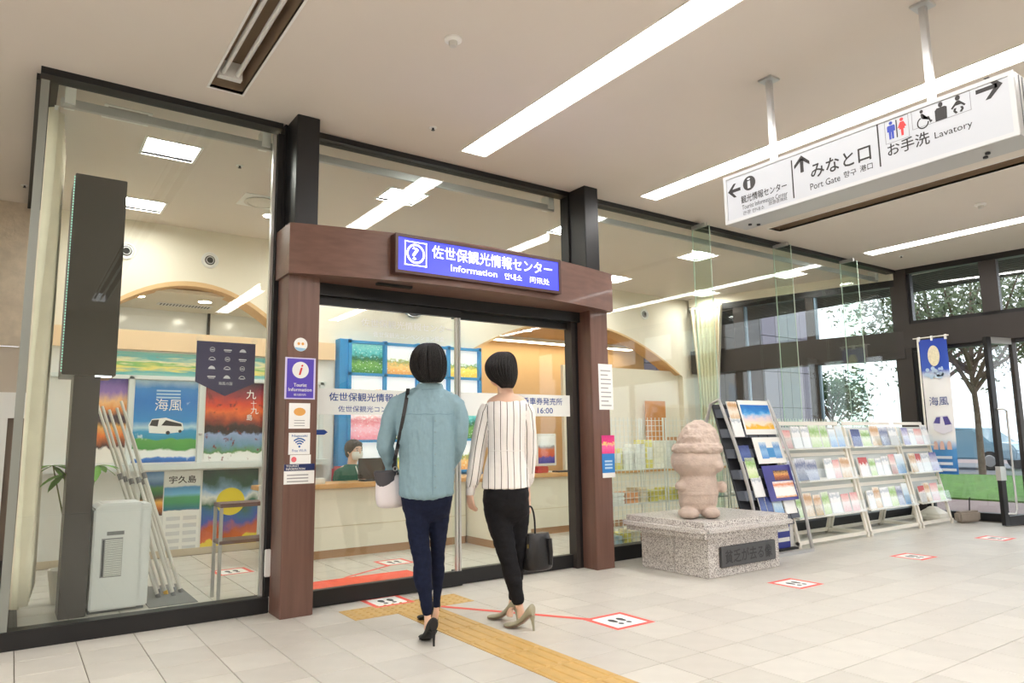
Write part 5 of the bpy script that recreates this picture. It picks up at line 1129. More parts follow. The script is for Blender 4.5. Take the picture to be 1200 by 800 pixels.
# ================================================================== WHITE LEAFLET RACKS
def WR(x, z, off=0.0): return V((x, 4.40+.20*z-off, z))
RL = V((0, .20, 1)).normalized(); RN = V((0, -1, .20)).normalized()
M_rw = mat('rack_white', (240,236,226), .4)
units = [(6.60, 7.93), (7.97, 9.10), (9.14, 9.93)]
rl = ['nearest the dark leaflet stand', 'middle of the three', 'nearest the banner flag']
rl2 = ['by the dark stand', 'in the middle', 'by the banner flag']
tiers = [(.30, 'bottom'), (.66, 'middle'), (1.00, 'top')]
rnd = random.Random(21)
for ui, (x0, x1) in enumerate(units):
    e = E('leaflet_rack', ((x0+x1)/2, 4.45, 0), 'white leaflet rack with clear pockets, '+rl[ui], 'leaflet rack', 'white leaflet racks')
    for x in (x0, x1-.035):
        O('front_leg', MB().obox(WR(x, 0), X3*.035, RL*1.25, V((0, .03, 0))), M_rw, e, bevel=.004)
        O('rear_leg', MB().obox((x, 4.90, 0), X3*.035, V((0, -.26, 1.0)), V((0, .03, 0))), M_rw, e, bevel=.004)
        O('side_bar', MB().box((x, 4.40, .03), (x+.035, 4.92, .06)), M_rw, e)
    O('floor_bar', MB().box((x0, 4.42, .03), (x1, 4.45, .065)), M_rw, e); O('floor_bar', MB().box((x0, 4.88, .03), (x1, 4.91, .065)), M_rw, e)
    O('back_panel', MB().obox(WR(x0+.035, .28, -.035), X3*(x1-x0-.07), RL*.96, V((0, .008, 0))), frosted('rack_back', (232,238,238), .72), e)
    for z, _ in tiers:
        O('shelf', MB().obox(WR(x0+.02, z-.02, .06), X3*(x1-x0-.04), V((0, .10, .02)), Z3*.012), M_rw, e)
        O('pocket_front', MB().obox(WR(x0+.02, z-.015, .065), X3*(x1-x0-.04), RL*.13, V((0, .003, 0))), M_acryl, e)
        O('header_strip', MB().obox(WR(x0+.03, z+.245, -.02), X3*(x1-x0-.06), RL*.04, V((0, .006, 0))), M_rw, e)
    for z, tn in tiers:
        x = x0+.06; k = 0
        while x < x1-.20:
            w = rnd.choice((.13, .15, .19)); h = rnd.uniform(.19, .25); pi = rnd.choice([0,1,1,1,2,2,3,4,5,6,7,8] if ui else [0,1,1,3,4,5,2])
            if ui == 0 and tn == 'middle' and .5 < x-x0 < .62: x += .15; continue
            tilt = rnd.uniform(-.03, .03)
            leaflet(WR(x, z, .035)+V((0, 0, 0)), (X3+V((0, 0, tilt))).normalized(), RL, w, h, rnd.uniform(.008, .022), pi, f'{prints[pi][0]} leaflet, {ord_[k]} on {tn} tier of white rack {rl2[ui]}', 'leaflets on the white racks')
            x += w+rnd.uniform(.004, .03); k += 1
# ================================================================== BANNER FLAG, WEIGHT
NX, NY = 10.14, 4.74
e = E('banner_flag', (NX, NY, 0), 'tall blue and white vertical banner flag on a pole by the window corner', 'banner')
O('pole', MB().tube([(NX, NY, .1), (NX, NY, 2.44)], .012, 10), M_rw, e, smooth=True); O('cross_bar', MB().tube([(NX, NY+.06, 2.43), (NX, 4.34, 2.43)], .008, 8), M_rw, e)
O('water_base', MB().loft([((NX, NY, z), X3*a, Y3*a) for z, a in ((0, .20), (.05, .20), (.09, .18), (.14, .09), (.17, .05))], 8), M_rw, e, bevel=.008)
n = 14; mb = MB(); W0, W1, Z0, Z1 = NY-.02, 4.37, .60, 2.40
mm_ = 18
for j in range(mm_+1):
    for i in range(n+1):
        u, v = i/n, j/mm_; mb.v.append((NX+.018*math.sin(u*5+v*4)*(1-v*.7), W0+(W1-W0)*u, Z0+(Z1-Z0)*v))
for j in range(mm_):
    for i in range(n):
        a = j*(n+1)+i; mb.uv[len(mb.f)] = ((i/n, j/mm_), ((i+1)/n, j/mm_), ((i+1)/n, (j+1)/mm_), (i/n, (j+1)/mm_)); mb.f.append((a, a+1, a+n+2, a+n+1))
M_nob = print_mat('banner_print', [(0,(50,120,200)),(.18,(90,160,220)),(.25,(236,242,248)),(.30,(248,248,250)),(.70,(248,248,250)),(.74,(200,214,240)),(.77,(60,96,200)),(1,(44,72,176))], 5, .03, 2)
O('cloth', mb, M_nob, e, smooth=True)
ox = V((NX-.022, NY-.02, 0)); ex_ = V((0,-1,0))
O('cream_oval', MB().prism(ox, ex_, Z3, [(.18+.075*math.cos(t), 2.17+.14*math.sin(t)) for t in [i*math.pi/14 for i in range(28)]], .002), mat('oval_cream', (236,226,196), .6, var=.1, vscale=40), e)
bl_ = MB(); rnd = random.Random(6)
for k in range(22):
    bl_.prism(ox+V((-.0004*(k % 3), 0, 0)), ex_, Z3, circle(.06+.26*rnd.random(), 1.88+.13*rnd.random(), rnd.uniform(.012, .028), 10), .001)
O('blossom_print', bl_, mat('blossom', (190,214,240), .6), e)
text('海風', e, ox+ex_*.07+Z3*1.50, ex_, Z3, .12, M_navy, width=.24)
O('coach_print', MB().prism(ox, ex_, Z3, [(.10,1.18),(.09,1.27),(.14,1.36),(.28,1.37),(.33,1.25),(.32,1.16),(.2,1.12)], .001), mat('coach_lilac', (226,224,238), .5), e)
O('coach_print', MB().prism(ox+V((-.0008,0,0)), ex_, Z3, [(.10,1.27),(.14,1.345),(.19,1.35),(.18,1.26)], .001).prism(ox+V((-.0008,0,0)), ex_, Z3, [(.22,1.35),(.28,1.355),(.32,1.25),(.24,1.24)], .001), mat('coach_purple', (84,76,150), .5), e)
for dx in (.10, .18, .27): O('figure_print', MB().prism(ox, ex_, Z3, [(dx-.03,.92),(dx+.03,.92),(dx+.025,1.0),(dx+.012,1.03),(dx-.012,1.03),(dx-.025,1.0)], .001), mat('figure_tan', (226,190,180), .6), e)
for q, wd in ((.80, .22), (.72, .22), (.64, .26)): O('lettering_bar', MB().prism(ox, ex_, Z3, [(.07, q), (.07+wd, q), (.07+wd, q+.035), (.07, q+.035)], .001), mat('banner_pale', (226,236,248), .6), e)
for z in (2.40,): 
    for y in (NY-.02, (NY+4.37)/2, 4.38): O('loop', MB().box((NX-.012, y-.012, 2.38), (NX+.012, y+.012, 2.445)), M_paper, e)
sw = FL(1130, 612); e = E('door_weight', tuple(sw), 'grey stone block with a metal handle lying before the open door', 'weight')
O('block', MB().obox(V((sw.x-.15, sw.y-.02, 0)), V((.22, -.16, .02)), V((.10, .12, 0)), V((.0, 0, .14))), mat('weight_stone', (150,140,130), .8, var=.12, vscale=12), e, bevel=.025, smooth=True)
O('handle', MB().tube([V((sw.x+.03, sw.y-.06, .12)), V((sw.x+.04, sw.y-.07, .30)), V((sw.x+.06, sw.y-.07, .31))], .007, 8), M_rubber, e)
# ================================================================== PEOPLE
def px_scale(anchor, dz=0): return (anchor.dot(CH)+dz)/FPX*1.0
class Fig:
    def __init__(s, anchor): s.a = anchor; s.k = (anchor-CAM).dot(FW)/FPX
    def p(s, x, y, dz=0.0): return PV(x, y, s.a, dz)
    def ring(s, x, y, w, d, dz=0.0): return (s.p(x, y, dz), CL*(w*s.k), CH*d)
    def torso(s, mb, rows, n=26): mb.loft([s.ring(*r) for r in rows], n); return mb
    def limb(s, mb, pts, n=14): mb.tube([s.p(q[0], q[1], q[3] if len(q) > 3 else 0) for q in pts], [q[2]*s.k for q in pts], n); return mb
def cloth(name, rgb, rough=.85, var=.06, bump=.35, bscale=28, stretch=None):
    return mat(name, rgb, rough, var=var, vscale=40, bump=bump, bscale=bscale, spec=.2, stretch=stretch)
def head_parts(e, c, fdir, r, hairmt, mb):
    """adds skull, jaw, nose, ears to mb; face features as separate meshes. c centre, fdir facing (horizontal), r head half-height"""
    f = V(fdir).normalized(); sd = f.cross(Z3).normalized()
    mb.ell(c+Z3*r*.12, sd*r*.70, f*r*.84, Z3*r*.88, 22, 12); mb.ell(c+f*r*.14-Z3*r*.42, sd*r*.52, f*r*.60, Z3*r*.52, 18, 9)
    mb.loft([(c+f*r*.78+Z3*r*.10, sd*r*.07, f*r*.08), (c+f*r*.88-Z3*r*.12, sd*r*.10, f*r*.12), (c+f*r*.92-Z3*r*.24, sd*r*.13, f*r*.12), (c+f*r*.78-Z3*r*.30, sd*r*.12, f*r*.08)], 10)
    for s in (-1, 1): mb.ell(c+sd*(s*r*.70)-Z3*r*.08, sd*r*.06, f*r*.14, Z3*r*.20, 10, 6)
    return f, sd
def face(e, c, f, sd, r, mouth=True):
    for s in (-1, 1):
        ec = c+f*r*.80+sd*(s*r*.28)+Z3*r*.04
        ey = O('eye', MB().ell(ec, sd*r*.13, f*r*.06, Z3*r*.065, 12, 6), mat('eye_white', (240,236,232), .3), e, smooth=True)
        O('iris', MB().ell(ec+f*r*.045, sd*r*.055, f*r*.03, Z3*r*.058, 10, 6), mat('iris_dark', (36,24,20), .2), ey, smooth=True)
        O('eyebrow', MB().tube([ec+Z3*r*.15-sd*(s*r*.14)+f*r*.04, ec+Z3*r*.19+f*r*.05, ec+Z3*r*.14+sd*(s*r*.15)], [r*.02, r*.026, r*.012], 6), M_hair, e, smooth=True)
    if mouth: O('mouth', MB().ell(c+f*r*.70-Z3*r*.50, sd*r*.20, f*r*.07, Z3*r*.055, 12, 6), mat('lips', (200,120,110), .45), e, smooth=True)
def hairmesh(fig, rows, n=72, seed=0):
    mb = MB(); rnd = random.Random(seed); ph = [rnd.uniform(0, 6.28) for _ in range(5)]
    def fn(v, a): return 1+.012*math.sin(23*a+ph[0])+.010*math.sin(37*a+ph[1]+3*v)+.014*math.sin(9*a+ph[2])*v
    mb.loft([fig.ring(*r) for r in rows], n, fn=fn)
    R_ = [fig.ring(*r) for r in rows]
    for k in range(130):
        a = 2*math.pi*k/130+rnd.uniform(-.03, .03); da = rnd.uniform(-.10, .10); g0 = rnd.uniform(.985, 1.012); i1 = len(R_)-1-rnd.randrange(0, 3)
        ids = list(range(1, i1, 2))+[i1]
        pts = [R_[i][0]+(R_[i][1]*math.cos(a+da*i/len(R_))+R_[i][2]*math.sin(a+da*i/len(R_)))*g0 for i in ids]
        mb.tube(pts, [.003]+[rnd.uniform(.004, .006)]*(len(pts)-2)+[.0012], 5)
    return mb
def smooth_rows(rows, n):
    """Catmull-Rom through rows of numbers"""
    out = []; m = len(rows)
    for i in range(m-1):
        p0, p1, p2, p3 = rows[max(i-1, 0)], rows[i], rows[i+1], rows[min(i+2, m-1)]
        for k in range(n):
            t = k/n; out.append(tuple(.5*((2*b)+(-a+c)*t+(2*a-5*b+4*c-d)*t*t+(-a+3*b-3*c+d)*t**3) for a, b, c, d in zip(p0, p1, p2, p3)))
    out.append(rows[-1]); return out
def pump(fig, name, parent, heel, toe, ankle, h, mt, solemt, wd=.040):
    """court shoe between heel-tip point and toe point on the floor (world), heel height h"""
    d = (toe-heel); d.z = 0; L2 = d.length; d.normalize(); sd = d.cross(Z3)
    rows = []
    prof = [(0.00, h*.98, .024, .058), (.06, h*.96, .031, .066), (.16, h*.82, .035, .058), (.32, h*.48, .035, .042), (.50, h*.18, .037, .032), (.66, h*.06, .041, .026), (.80, h*.02, .038, .022), (.92, h*.02, .024, .016), (1.0, h*.02, .007, .008)]
    mb = MB()
    for (t, z, w, hh) in smooth_rows(prof, 3): c = heel+d*(L2*t)+Z3*(z+hh*.5+.004); rows.append((c, sd*w, Z3*(hh*.55)))
    mb.loft(rows, 18)
    o = O(name, mb, mt, parent, smooth=True)
    O('stiletto_heel', MB().loft([(heel+d*(.012)+Z3*(h*1.0), sd*.016, d*.020), (heel+d*.006+Z3*(h*.7), sd*.010, d*.011), (heel+d*.002+Z3*(h*.3), sd*.0065, d*.007), (heel+Z3*.0, sd*.006, d*.006)], 12), mt, o, smooth=True)
    O('sole', MB().loft([(heel+d*(L2*t)+Z3*(z+.002), sd*(w*.9), Z3*.004) for (t, z, w, hh) in smooth_rows(prof, 2)], 10), solemt, o, smooth=True)
    return o
# ---------------------------------------------------------------- woman in the blue-grey shirt
A1 = FL(503, 745); F1 = Fig(A1)
w1 = E('person', tuple(A1), 'woman in loose blue grey shirt and dark jeans seen from behind', 'person')
hd1 = F1.p(503, 424, .01); r1 = .117
skin = MB(); fdir1 = (CH-CL*.42).normalized()
f_, s_ = head_parts(w1, hd1, fdir1, r1, M_hair, skin)
F1.limb(skin, [(504, 462, 9), (504, 449, 9), (503, 436, 10)])
F1.torso(skin, [(503, 458, 16, .05), (502, 466, 30, .07), (501, 490, 31, .10), (501, 530, 27, .09), (500, 560, 27, .09), (500, 582, 25, .08)])
LEG_L = [(487, 585, 14, .0), (489, 610, 12.4, .0), (492, 640, 10.6, .0), (495, 655, 9.8, .0), (495, 675, 10.3, .0), (499, 700, 7.2, .0), (501, 721, 5.2, .0)]
LEG_R = [(515, 585, 13.5, .05), (514, 610, 11.2, .07), (513, 640, 8.4, .10), (513, 652, 7.6, .12), (513.5, 670, 7.6, .13), (512.5, 690, 5.2, .14), (511.5, 712, 4.2, .15)]
F1.limb(skin, [(q[0], q[1], q[2]*.8, q[3]) for q in LEG_L]+[(501.5, 728, 4.2, -.005), (501, 738, 4.4, .0)]); F1.limb(skin, [(q[0], q[1], q[2]*.8, q[3]) for q in LEG_R]+[(511, 718, 3.8, .15), (509, 726, 4, .17)])
F1.limb(skin, [(472, 470, 6, .0), (458, 490, 6, .0), (451, 523, 5.4, .0), (460, 547, 4.4, .08), (467, 556, 3.8, .14)]); F1.limb(skin, [(529, 470, 6, .0), (538, 490, 5.4, .0), (537, 518, 4.6, .02), (530, 540, 4.2, .08), (519, 553, 3.6, .15)])
def hand(fig, mb, wrist, dirv, palm, curl=.5, spread=.012, L=1.0):
    """palm and five fingers; dirv finger direction, palm = palm normal (toward which fingers curl)"""
    d, pn = V(dirv).normalized(), V(palm).normalized(); sd = d.cross(pn).normalized(); w = V(wrist)
    mb.loft([(w, sd*.022, pn*.016), (w+d*.03*L, sd*.034, pn*.015), (w+d*.065*L, sd*.040, pn*.014), (w+d*.085*L, sd*.038, pn*.011)], 14)
    for i, (o, ln) in enumerate(((-.030, .060), (-.010, .075), (.011, .070), (.031, .055))):
        p0 = w+d*.078*L+sd*o; a = curl; p1 = p0+(d*math.cos(a*.5)+pn*math.sin(a*.5))*ln*.42*L; p2 = p1+(d*math.cos(a*1.4)+pn*math.sin(a*1.4))*ln*.33*L; p3 = p2+(d*math.cos(a*2.1)+pn*math.sin(a*2.1))*ln*.26*L
        mb.tube([p0-d*.015, p0, p1, p2, p3], [.009, .0092, .0088, .0080, .0062], 10)
    t0 = w+d*.022*L-sd*.028; t1 = t0+(d*.7-sd*.6+pn*.5).normalized()*.034*L; t2 = t1+(d*.9-sd*.15+pn*.4).normalized()*.028*L
    mb.tube([w+d*.01-sd*.012, t0, t1, t2], [.013, .012, .0098, .0072], 10)
hand(F1, skin, F1.p(467, 556, .14), CH*.8+Z3*-.2+CL*.3, -Z3+CL*.2); hand(F1, skin, F1.p(519, 553, .15), CH*.8+Z3*-.2-CL*.3, -Z3-CL*.2)
sk = remesh(skin, .0055, 3, 'body'); sk.materials.append(M_skin); O('body', sk, None, w1)
face(w1, hd1, f_, s_, r1)
hr = hairmesh(F1, smooth_rows([(503, 402.5, 3, .015, -.0), (503, 404, 10, .05, -.0), (502.5, 408, 15.5, .082, -.0), (502, 414, 19.5, .105, -.0), (502, 422, 21.6, .115, -.01), (502, 430, 21.8, .112, -.02), (503, 437, 20, .100, -.035), (504, 443, 16.5, .082, -.05), (505, 448, 11, .05, -.06)], 4), seed=1)
O('hair', hr, M_hair, w1, smooth=True, label='black bobbed hair')
# shirt
sh = MB()
F1.torso(sh, smooth_rows([(503, 453.5, 15, .062, .0), (502.5, 457, 24, .075, .0), (501, 462, 33, .088, .0), (500, 469, 37.5, .108, .0), (499.5, 485, 36.5, .125, -.01), (499.5, 505, 35, .135, -.015), (499.5, 530, 33.5, .138, -.015), (499.5, 555, 33, .14, -.015), (499.8, 572, 32.8, .142, -.015), (500, 579, 32, .14, -.015), (501, 583.5, 24, .12, -.02)], 3), 30)
F1.limb(sh, [(473, 468, 8.5, .0), (465, 474, 11, .0), (458, 490, 12.4, .0), (452.5, 510, 12.2, .0), (450.5, 524, 10.5, .0), (455, 537, 9.3, .04), (460, 548, 7.2, .08), (464, 554, 5.6, .11)], 16)
F1.limb(sh, [(528, 467, 9, .0), (534, 474, 11, .0), (538, 490, 9.8, .0), (538.5, 508, 9, .0), (537, 520, 8.6, .02), (533, 534, 8, .06), (527, 546, 6.4, .10), (521, 552, 5, .14)], 16)
shm = remesh(sh, .006, 12, 'shirt')
wrinkle(shm, .010, (8, 8, 2.2), 1); wrinkle(shm, .007, (20, 20, 5), 5); wrinkle(shm, .004, (30, 30, 16), 9)
M_shirt = cloth('shirt_bluegrey', (139,168,180), .85, .03, .25)
shm.materials.append(M_shirt); so = O('shirt', shm, None, w1, label='loose blue grey shirt with yoke and back buttons')
co = MB(); co.loft([F1.ring(503.5, 456.5, 17.5, .075, -.0), F1.ring(503.5, 452, 16.5, .072, -.0), F1.ring(503.5, 449.5, 15, .066, -.002), F1.ring(503.5, 451, 13.2, .058, .0), F1.ring(503.5, 455, 13, .055, .0)], 30)
O('collar', co, M_shirt, so, smooth=True)
O('collar_seam', MB().tube([F1.p(503.5, 457)+CL*(18.2*F1.k*math.cos(t))+CH*(.078*math.sin(t)) for t in [math.pi+i*math.pi/16 for i in range(17)]], .002, 5), mat('seam_dark', (116,146,160), .9), so)
def back_pt(fig, x, y, me, cache={}):
    """surface point of a mesh nearest the camera along a pixel ray"""
    from mathutils.bvhtree import BVHTree
    if me.name not in cache: cache[me.name] = BVHTree.FromPolygons([v.co[:] for v in me.vertices], [p.vertices[:] for p in me.polygons])
    h = cache[me.name].ray_cast(CAM, ray(x, y).normalized()); return h[0] if h[0] else fig.p(x, y, -.14)
yk = [back_pt(F1, 470+i*2.6, 485+.25*math.sin(i), shm)-CH*.0005 for i in range(24)]
O('yoke_seam', MB().tube(yk, .0016, 5), mat('seam_dark', (116,146,160), .9), so)
pk = [back_pt(F1, 507.5-.02*i, 488+i*4, shm)-CH*.0006 for i in range(24)]
O('button_placket', MB().tube(pk, .0022, 5), mat('seam_dark', (116,146,160), .9), so)
for i in range(7): O('button', MB().lathe(back_pt(F1, 507.6, 493+i*13, shm)-CH*.005+CL*.014, [(.0055, 0), (.0055, .002), (.003, .003)], 10, tuple(-CH)), mat('button_grey', (140,166,172), .4), so)
# jeans
jn = MB(); F1.torso(jn, smooth_rows([(500, 566, 30, .115, .0), (500, 578, 31.5, .125, .0), (500, 588, 30.5, .122, .01), (500, 597, 28.5, .108, .02), (500, 605, 24, .08, .03), (500, 611, 17, .05, .04)], 2), 26)
F1.limb(jn, [(q[0], q[1], q[2]*1.13, q[3]) for q in LEG_L], 18); F1.limb(jn, [(q[0], q[1], q[2]*1.13, q[3]) for q in LEG_R], 18)
jm = remesh(jn, .007, 24, 'jeans'); wrinkle(jm, .005, (10, 10, 26), 3); jm.materials.append(cloth('denim', (25,32,56), .8, .18, .2, 60)); O('jeans', jm, None, w1, label='dark blue slim jeans')
M_bshoe = mat('black_suede', (26,25,27), .55); M_solb = mat('sole_black', (20,20,20), .6)
hl = FL(508.5, 757); tl = F1.p(498, 742, .0); tl = FL(497, 745.5); d = (tl-hl).normalized()
pump(F1, 'shoe', w1, hl, hl+(CH*.9-CL*.42).normalized()*.21, None, .082, M_bshoe, M_solb)
hr2 = FL(512.5, 731); pump(F1, 'shoe', w1, hr2, hr2+(CH*.75-CL*.66).normalized()*.21, None, .082, M_bshoe, M_solb)
# shoulder bag
bgc = F1.p(458, 574, -.02)
bg1 = E('shoulder_bag', tuple(F1.p(459, 595, -.02)), 'pale grey and dark leather shoulder bag hanging at the left woman\'s side', 'bag')
bx = (CL*.75+CH*.65).normalized(); bn = bx.cross(Z3)
M_bagw = mat('bag_pale', (222,216,220), .4); M_bagd = mat('bag_dark', (70,68,74), .45)
prof = smooth_rows([(594.5, .062, .030), (591, .095, .048), (580, .104, .056), (565, .098, .050), (556, .088, .036), (553, .082, .022)], 3)
O('body', MB().loft([(F1.p(459-(594-y)*.04, y, -.02), bx*a, bn*b) for (y, a, b) in prof], 20), M_bagw, bg1, smooth=True)
O('flap', MB().loft([(F1.p(456-(590-y)*.12, y, -.05), bx*a, bn*b) for (y, a, b) in ((576, .02, .012), (572, .055, .03), (562, .075, .042), (553, .078, .036), (551, .07, .02))], 16), M_bagd, bg1, smooth=True)
strap = [F1.p(466, 556, -.03)]+[back_pt(F1, 478.5-(479-462)*t**1.1, 455+(546-455)*t, shm)-CH*.006 for t in [1-i/14 for i in range(15)]]
sb_ = MB()
for i in range(len(strap)-1): sb_.obox(strap[i]-CL*.011-CH*.003, strap[i+1]-strap[i], CL*.022, CH*.003)
O('strap', sb_, mat('strap_black', (44,44,46), .5), bg1)
O('strap_ring', MB().tube([F1.p(463, 549, -.06)+V((.012*math.cos(t), 0, .012*math.sin(t))) for t in [i*math.pi/6 for i in range(13)]], .003, 6), M_steel, bg1, smooth=True)
# ---------------------------------------------------------------- woman in the striped blouse
A2 = FL(607, 735); F2 = Fig(A2)
w2_ = E('person', tuple(A2), 'woman in white striped blouse and black trousers, back to the viewer', 'person')
hd2 = F2.p(586, 433, .01); r2 = .113
skin = MB(); fdir2 = (CH-CL*.75).normalized()
f_, s_ = head_parts(w2_, hd2, fdir2, r2, M_hair, skin)
F2.limb(skin, [(594, 476, 12), (593, 462, 9.5), (591, 450, 9.2), (589, 440, 9)])
F2.torso(skin, smooth_rows([(594, 462, 12, .05, .0), (594, 467, 22, .07, .0), (594, 474, 25, .085, .0), (594, 490, 22, .09, .0), (593, 525, 21, .09, .0), (593, 560, 23, .09, .0), (593, 584, 22, .08, .0)], 2))
LL = [(581, 592, 14, .0), (586, 615, 13, .0), (592, 640, 11, .0), (597, 660, 9.6, .0), (602, 680, 9, .0), (606, 698, 7.2, .0), (608, 708, 6, .0)]
LR = [(607, 592, 13.5, .06), (607, 615, 11.5, .08), (607, 640, 9.5, .10), (607, 660, 8.2, .12), (605, 680, 7, .14), (601, 698, 5.2, .15), (600, 704, 4.6, .15)]
F2.limb(skin, [(q[0], q[1], q[2]*.8, q[3]) for q in LL]+[(610, 714, 4.4, .0), (611, 724, 4.6, -.005)]); F2.limb(skin, [(q[0], q[1], q[2]*.8, q[3]) for q in LR]+[(598.5, 712, 4.0, .15), (597, 722, 4.4, .15)])
F2.limb(skin, [(574, 477, 6), (563.5, 505, 5.8), (558, 535, 5.2), (552.5, 566, 4.2), (551, 580, 4.0)]); F2.limb(skin, [(613, 477, 6, .0), (620.5, 505, 5.4, .0), (620, 540, 4.8, .05), (617, 566, 4.0, .18), (619, 588, 3.6, .22)])
hand(F2, skin, F2.p(550.5, 577, .0), Z3*-1+CL*.10, CL*.75+CH*.5, .55, L=.86); hand(F2, skin, F2.p(619, 588, .22), Z3*-1, CL*-.8+CH*.3, 1.1, L=.86)
sk = remesh(skin, .0055, 3, 'body'); sk.materials.append(M_skin); O('body', sk, None, w2_)
face(w2_, hd2, f_, s_, r2)
hr = hairmesh(F2, smooth_rows([(590, 412.5, 3, .015, .0), (589.5, 414, 9, .05, .0), (588.5, 418, 14.5, .08, .0), (587.5, 424, 18, .10, .0), (587.3, 431, 19.2, .11, -.01), (588.3, 438, 18.6, .105, -.02), (590, 444, 15.8, .09, -.035), (593, 449, 11, .07, -.045), (595, 454.5, 6, .035, -.05)], 4), seed=5)
O('hair', hr, M_hair, w2_, smooth=True, label='short black layered hair')
bl = MB()
F2.torso(bl, smooth_rows([(594, 468.5, 19, .055, .0), (594, 471, 24, .085, .0), (594, 477, 27.5, .105, .0), (594, 490, 25, .118, -.005), (593.5, 508, 22.5, .12, -.01), (593, 525, 21.8, .115, -.01), (593, 533, 22.3, .118, -.01), (593, 550, 26, .13, -.005), (593, 566, 28.3, .14, .0), (593, 571.5, 28.6, .142, .0)], 3), 30)
SL_L = [(572, 475, 8), (568, 483, 9.5), (563.5, 505, 9.6), (559.5, 530, 9.4), (556, 552, 9), (553.5, 566, 7), (552, 571, 5)]
SL_R = [(615, 475, 7.5), (618.5, 483, 8.5), (621, 505, 8), (621.5, 530, 7.8, .03), (620, 552, 7.4, .07), (619, 564, 6.2, .12), (617.5, 570, 4.6, .17)]
F2.limb(bl, SL_L, 16); F2.limb(bl, SL_R, 16)
bm2 = remesh(bl, .006, 5, 'blouse'); wrinkle(bm2, .007, (10, 10, 3), 7); wrinkle(bm2, .004, (26, 26, 10), 3)
at = bm2.attributes.new('stripe_u', 'FLOAT', 'POINT')
def lerp_c(path, z):
    P = [F2.p(q[0], q[1], q[3] if len(q) > 3 else 0) for q in path]
    for i in range(len(P)-1):
        if P[i].z >= z >= P[i+1].z: t = (P[i].z-z)/max(1e-6, P[i].z-P[i+1].z); return P[i].lerp(P[i+1], t), (path[i][2]*(1-t)+path[i+1][2]*t)*F2.k
    return (P[0], path[0][2]*F2.k) if z > P[0].z else (P[-1], path[-1][2]*F2.k)
tc0 = F2.p(594, 500)
for i, v in enumerate(bm2.vertices):
    u = (v.co-tc0).dot(CL); best = u
    for path, off in ((SL_L, .013), (SL_R, .021)):
        c, rr = lerp_c(path, v.co.z); q = v.co-c
        if math.hypot(q.dot(CL), q.dot(CH)) < rr*1.22 and abs(u) > .085: best = q.dot(CL)+off
    at.data[i].value = best+.004*noise.noise(V((best*9, v.co.z*5, 0)))
mt = cloth('striped_voile', (244,240,238), .8, .01, .2); N, L = nodes(mt); b = N['Principled BSDF']
a_ = N.new('ShaderNodeAttribute'); a_.attribute_name = 'stripe_u'
m1 = N.new('ShaderNodeMath'); m1.operation = 'MULTIPLY'; m1.inputs[1].default_value = 1/.040; L.new(a_.outputs['Fac'], m1.inputs[0])
m2 = N.new('ShaderNodeMath'); m2.operation = 'FRACT'; L.new(m1.outputs[0], m2.inputs[0])
m3 = N.new('ShaderNodeMath'); m3.operation = 'LESS_THAN'; m3.inputs[1].default_value = .11; L.new(m2.outputs[0], m3.inputs[0])
mx = N.new('ShaderNodeMix'); mx.data_type = 'RGBA'; mx.inputs[6].default_value = srgb(244,240,238); mx.inputs[7].default_value = srgb(70,66,68); L.new(m3.outputs[0], mx.inputs[0])
for l in list(b.inputs['Base Color'].links): N.id_data.links.remove(l)
L.new(mx.outputs[2], b.inputs['Base Color'])
bm2.materials.append(mt); bo = O('blouse', bm2, None, w2_, label='white blouse with thin dark stripes')
ws_ = [back_pt(F2, 573+i*1.95, 528+.3*math.sin(i), bm2)-CH*.0006 for i in range(22)]
O('waist_seam', MB().tube(ws_, .0022, 5), mat('voile_plain', (236,232,230), .8), bo)
O('cuff', MB().loft([F2.ring(552.3, 569, 4.6, .030), F2.ring(551.6, 573, 5.6, .034), F2.ring(551, 578.5, 5.4, .033), F2.ring(551, 580, 4.4, .028)], 18), mat('voile_plain', (236,232,230), .8), bo, smooth=True)
tr = MB(); F2.torso(tr, smooth_rows([(593, 562, 25, .11, .0), (593, 575, 27.6, .125, .0), (593, 588, 28, .13, .01), (593.5, 598, 27, .115, .02), (594.5, 607, 23, .085, .03), (596, 614, 16, .05, .04)], 2), 26)
F2.limb(tr, [(q[0], q[1], q[2]*1.13, q[3]) for q in LL], 18); F2.limb(tr, [(q[0], q[1], q[2]*1.13, q[3]) for q in LR], 18)
tm = remesh(tr, .007, 24, 'trousers'); wrinkle(tm, .005, (10, 10, 28), 9); tm.materials.append(cloth('black_cotton', (26,26,30), .75, .2, .2, 60)); O('trousers', tm, None, w2_, label='black slim cropped trousers')
M_sage = mat('sage_leather', (164,160,136), .4); M_sols = mat('sole_tan', (176,150,130), .6)
h1_ = FL(625.5, 739); pump(F2, 'shoe', w2_, h1_, h1_+(CH*.55-CL*.84).normalized()*.215, None, .085, M_sage, M_sols)
h2_ = FL(606.5, 728); pump(F2, 'shoe', w2_, h2_, h2_+(CH*.45-CL*.9).normalized()*.215, None, .085, M_sage, M_sols)
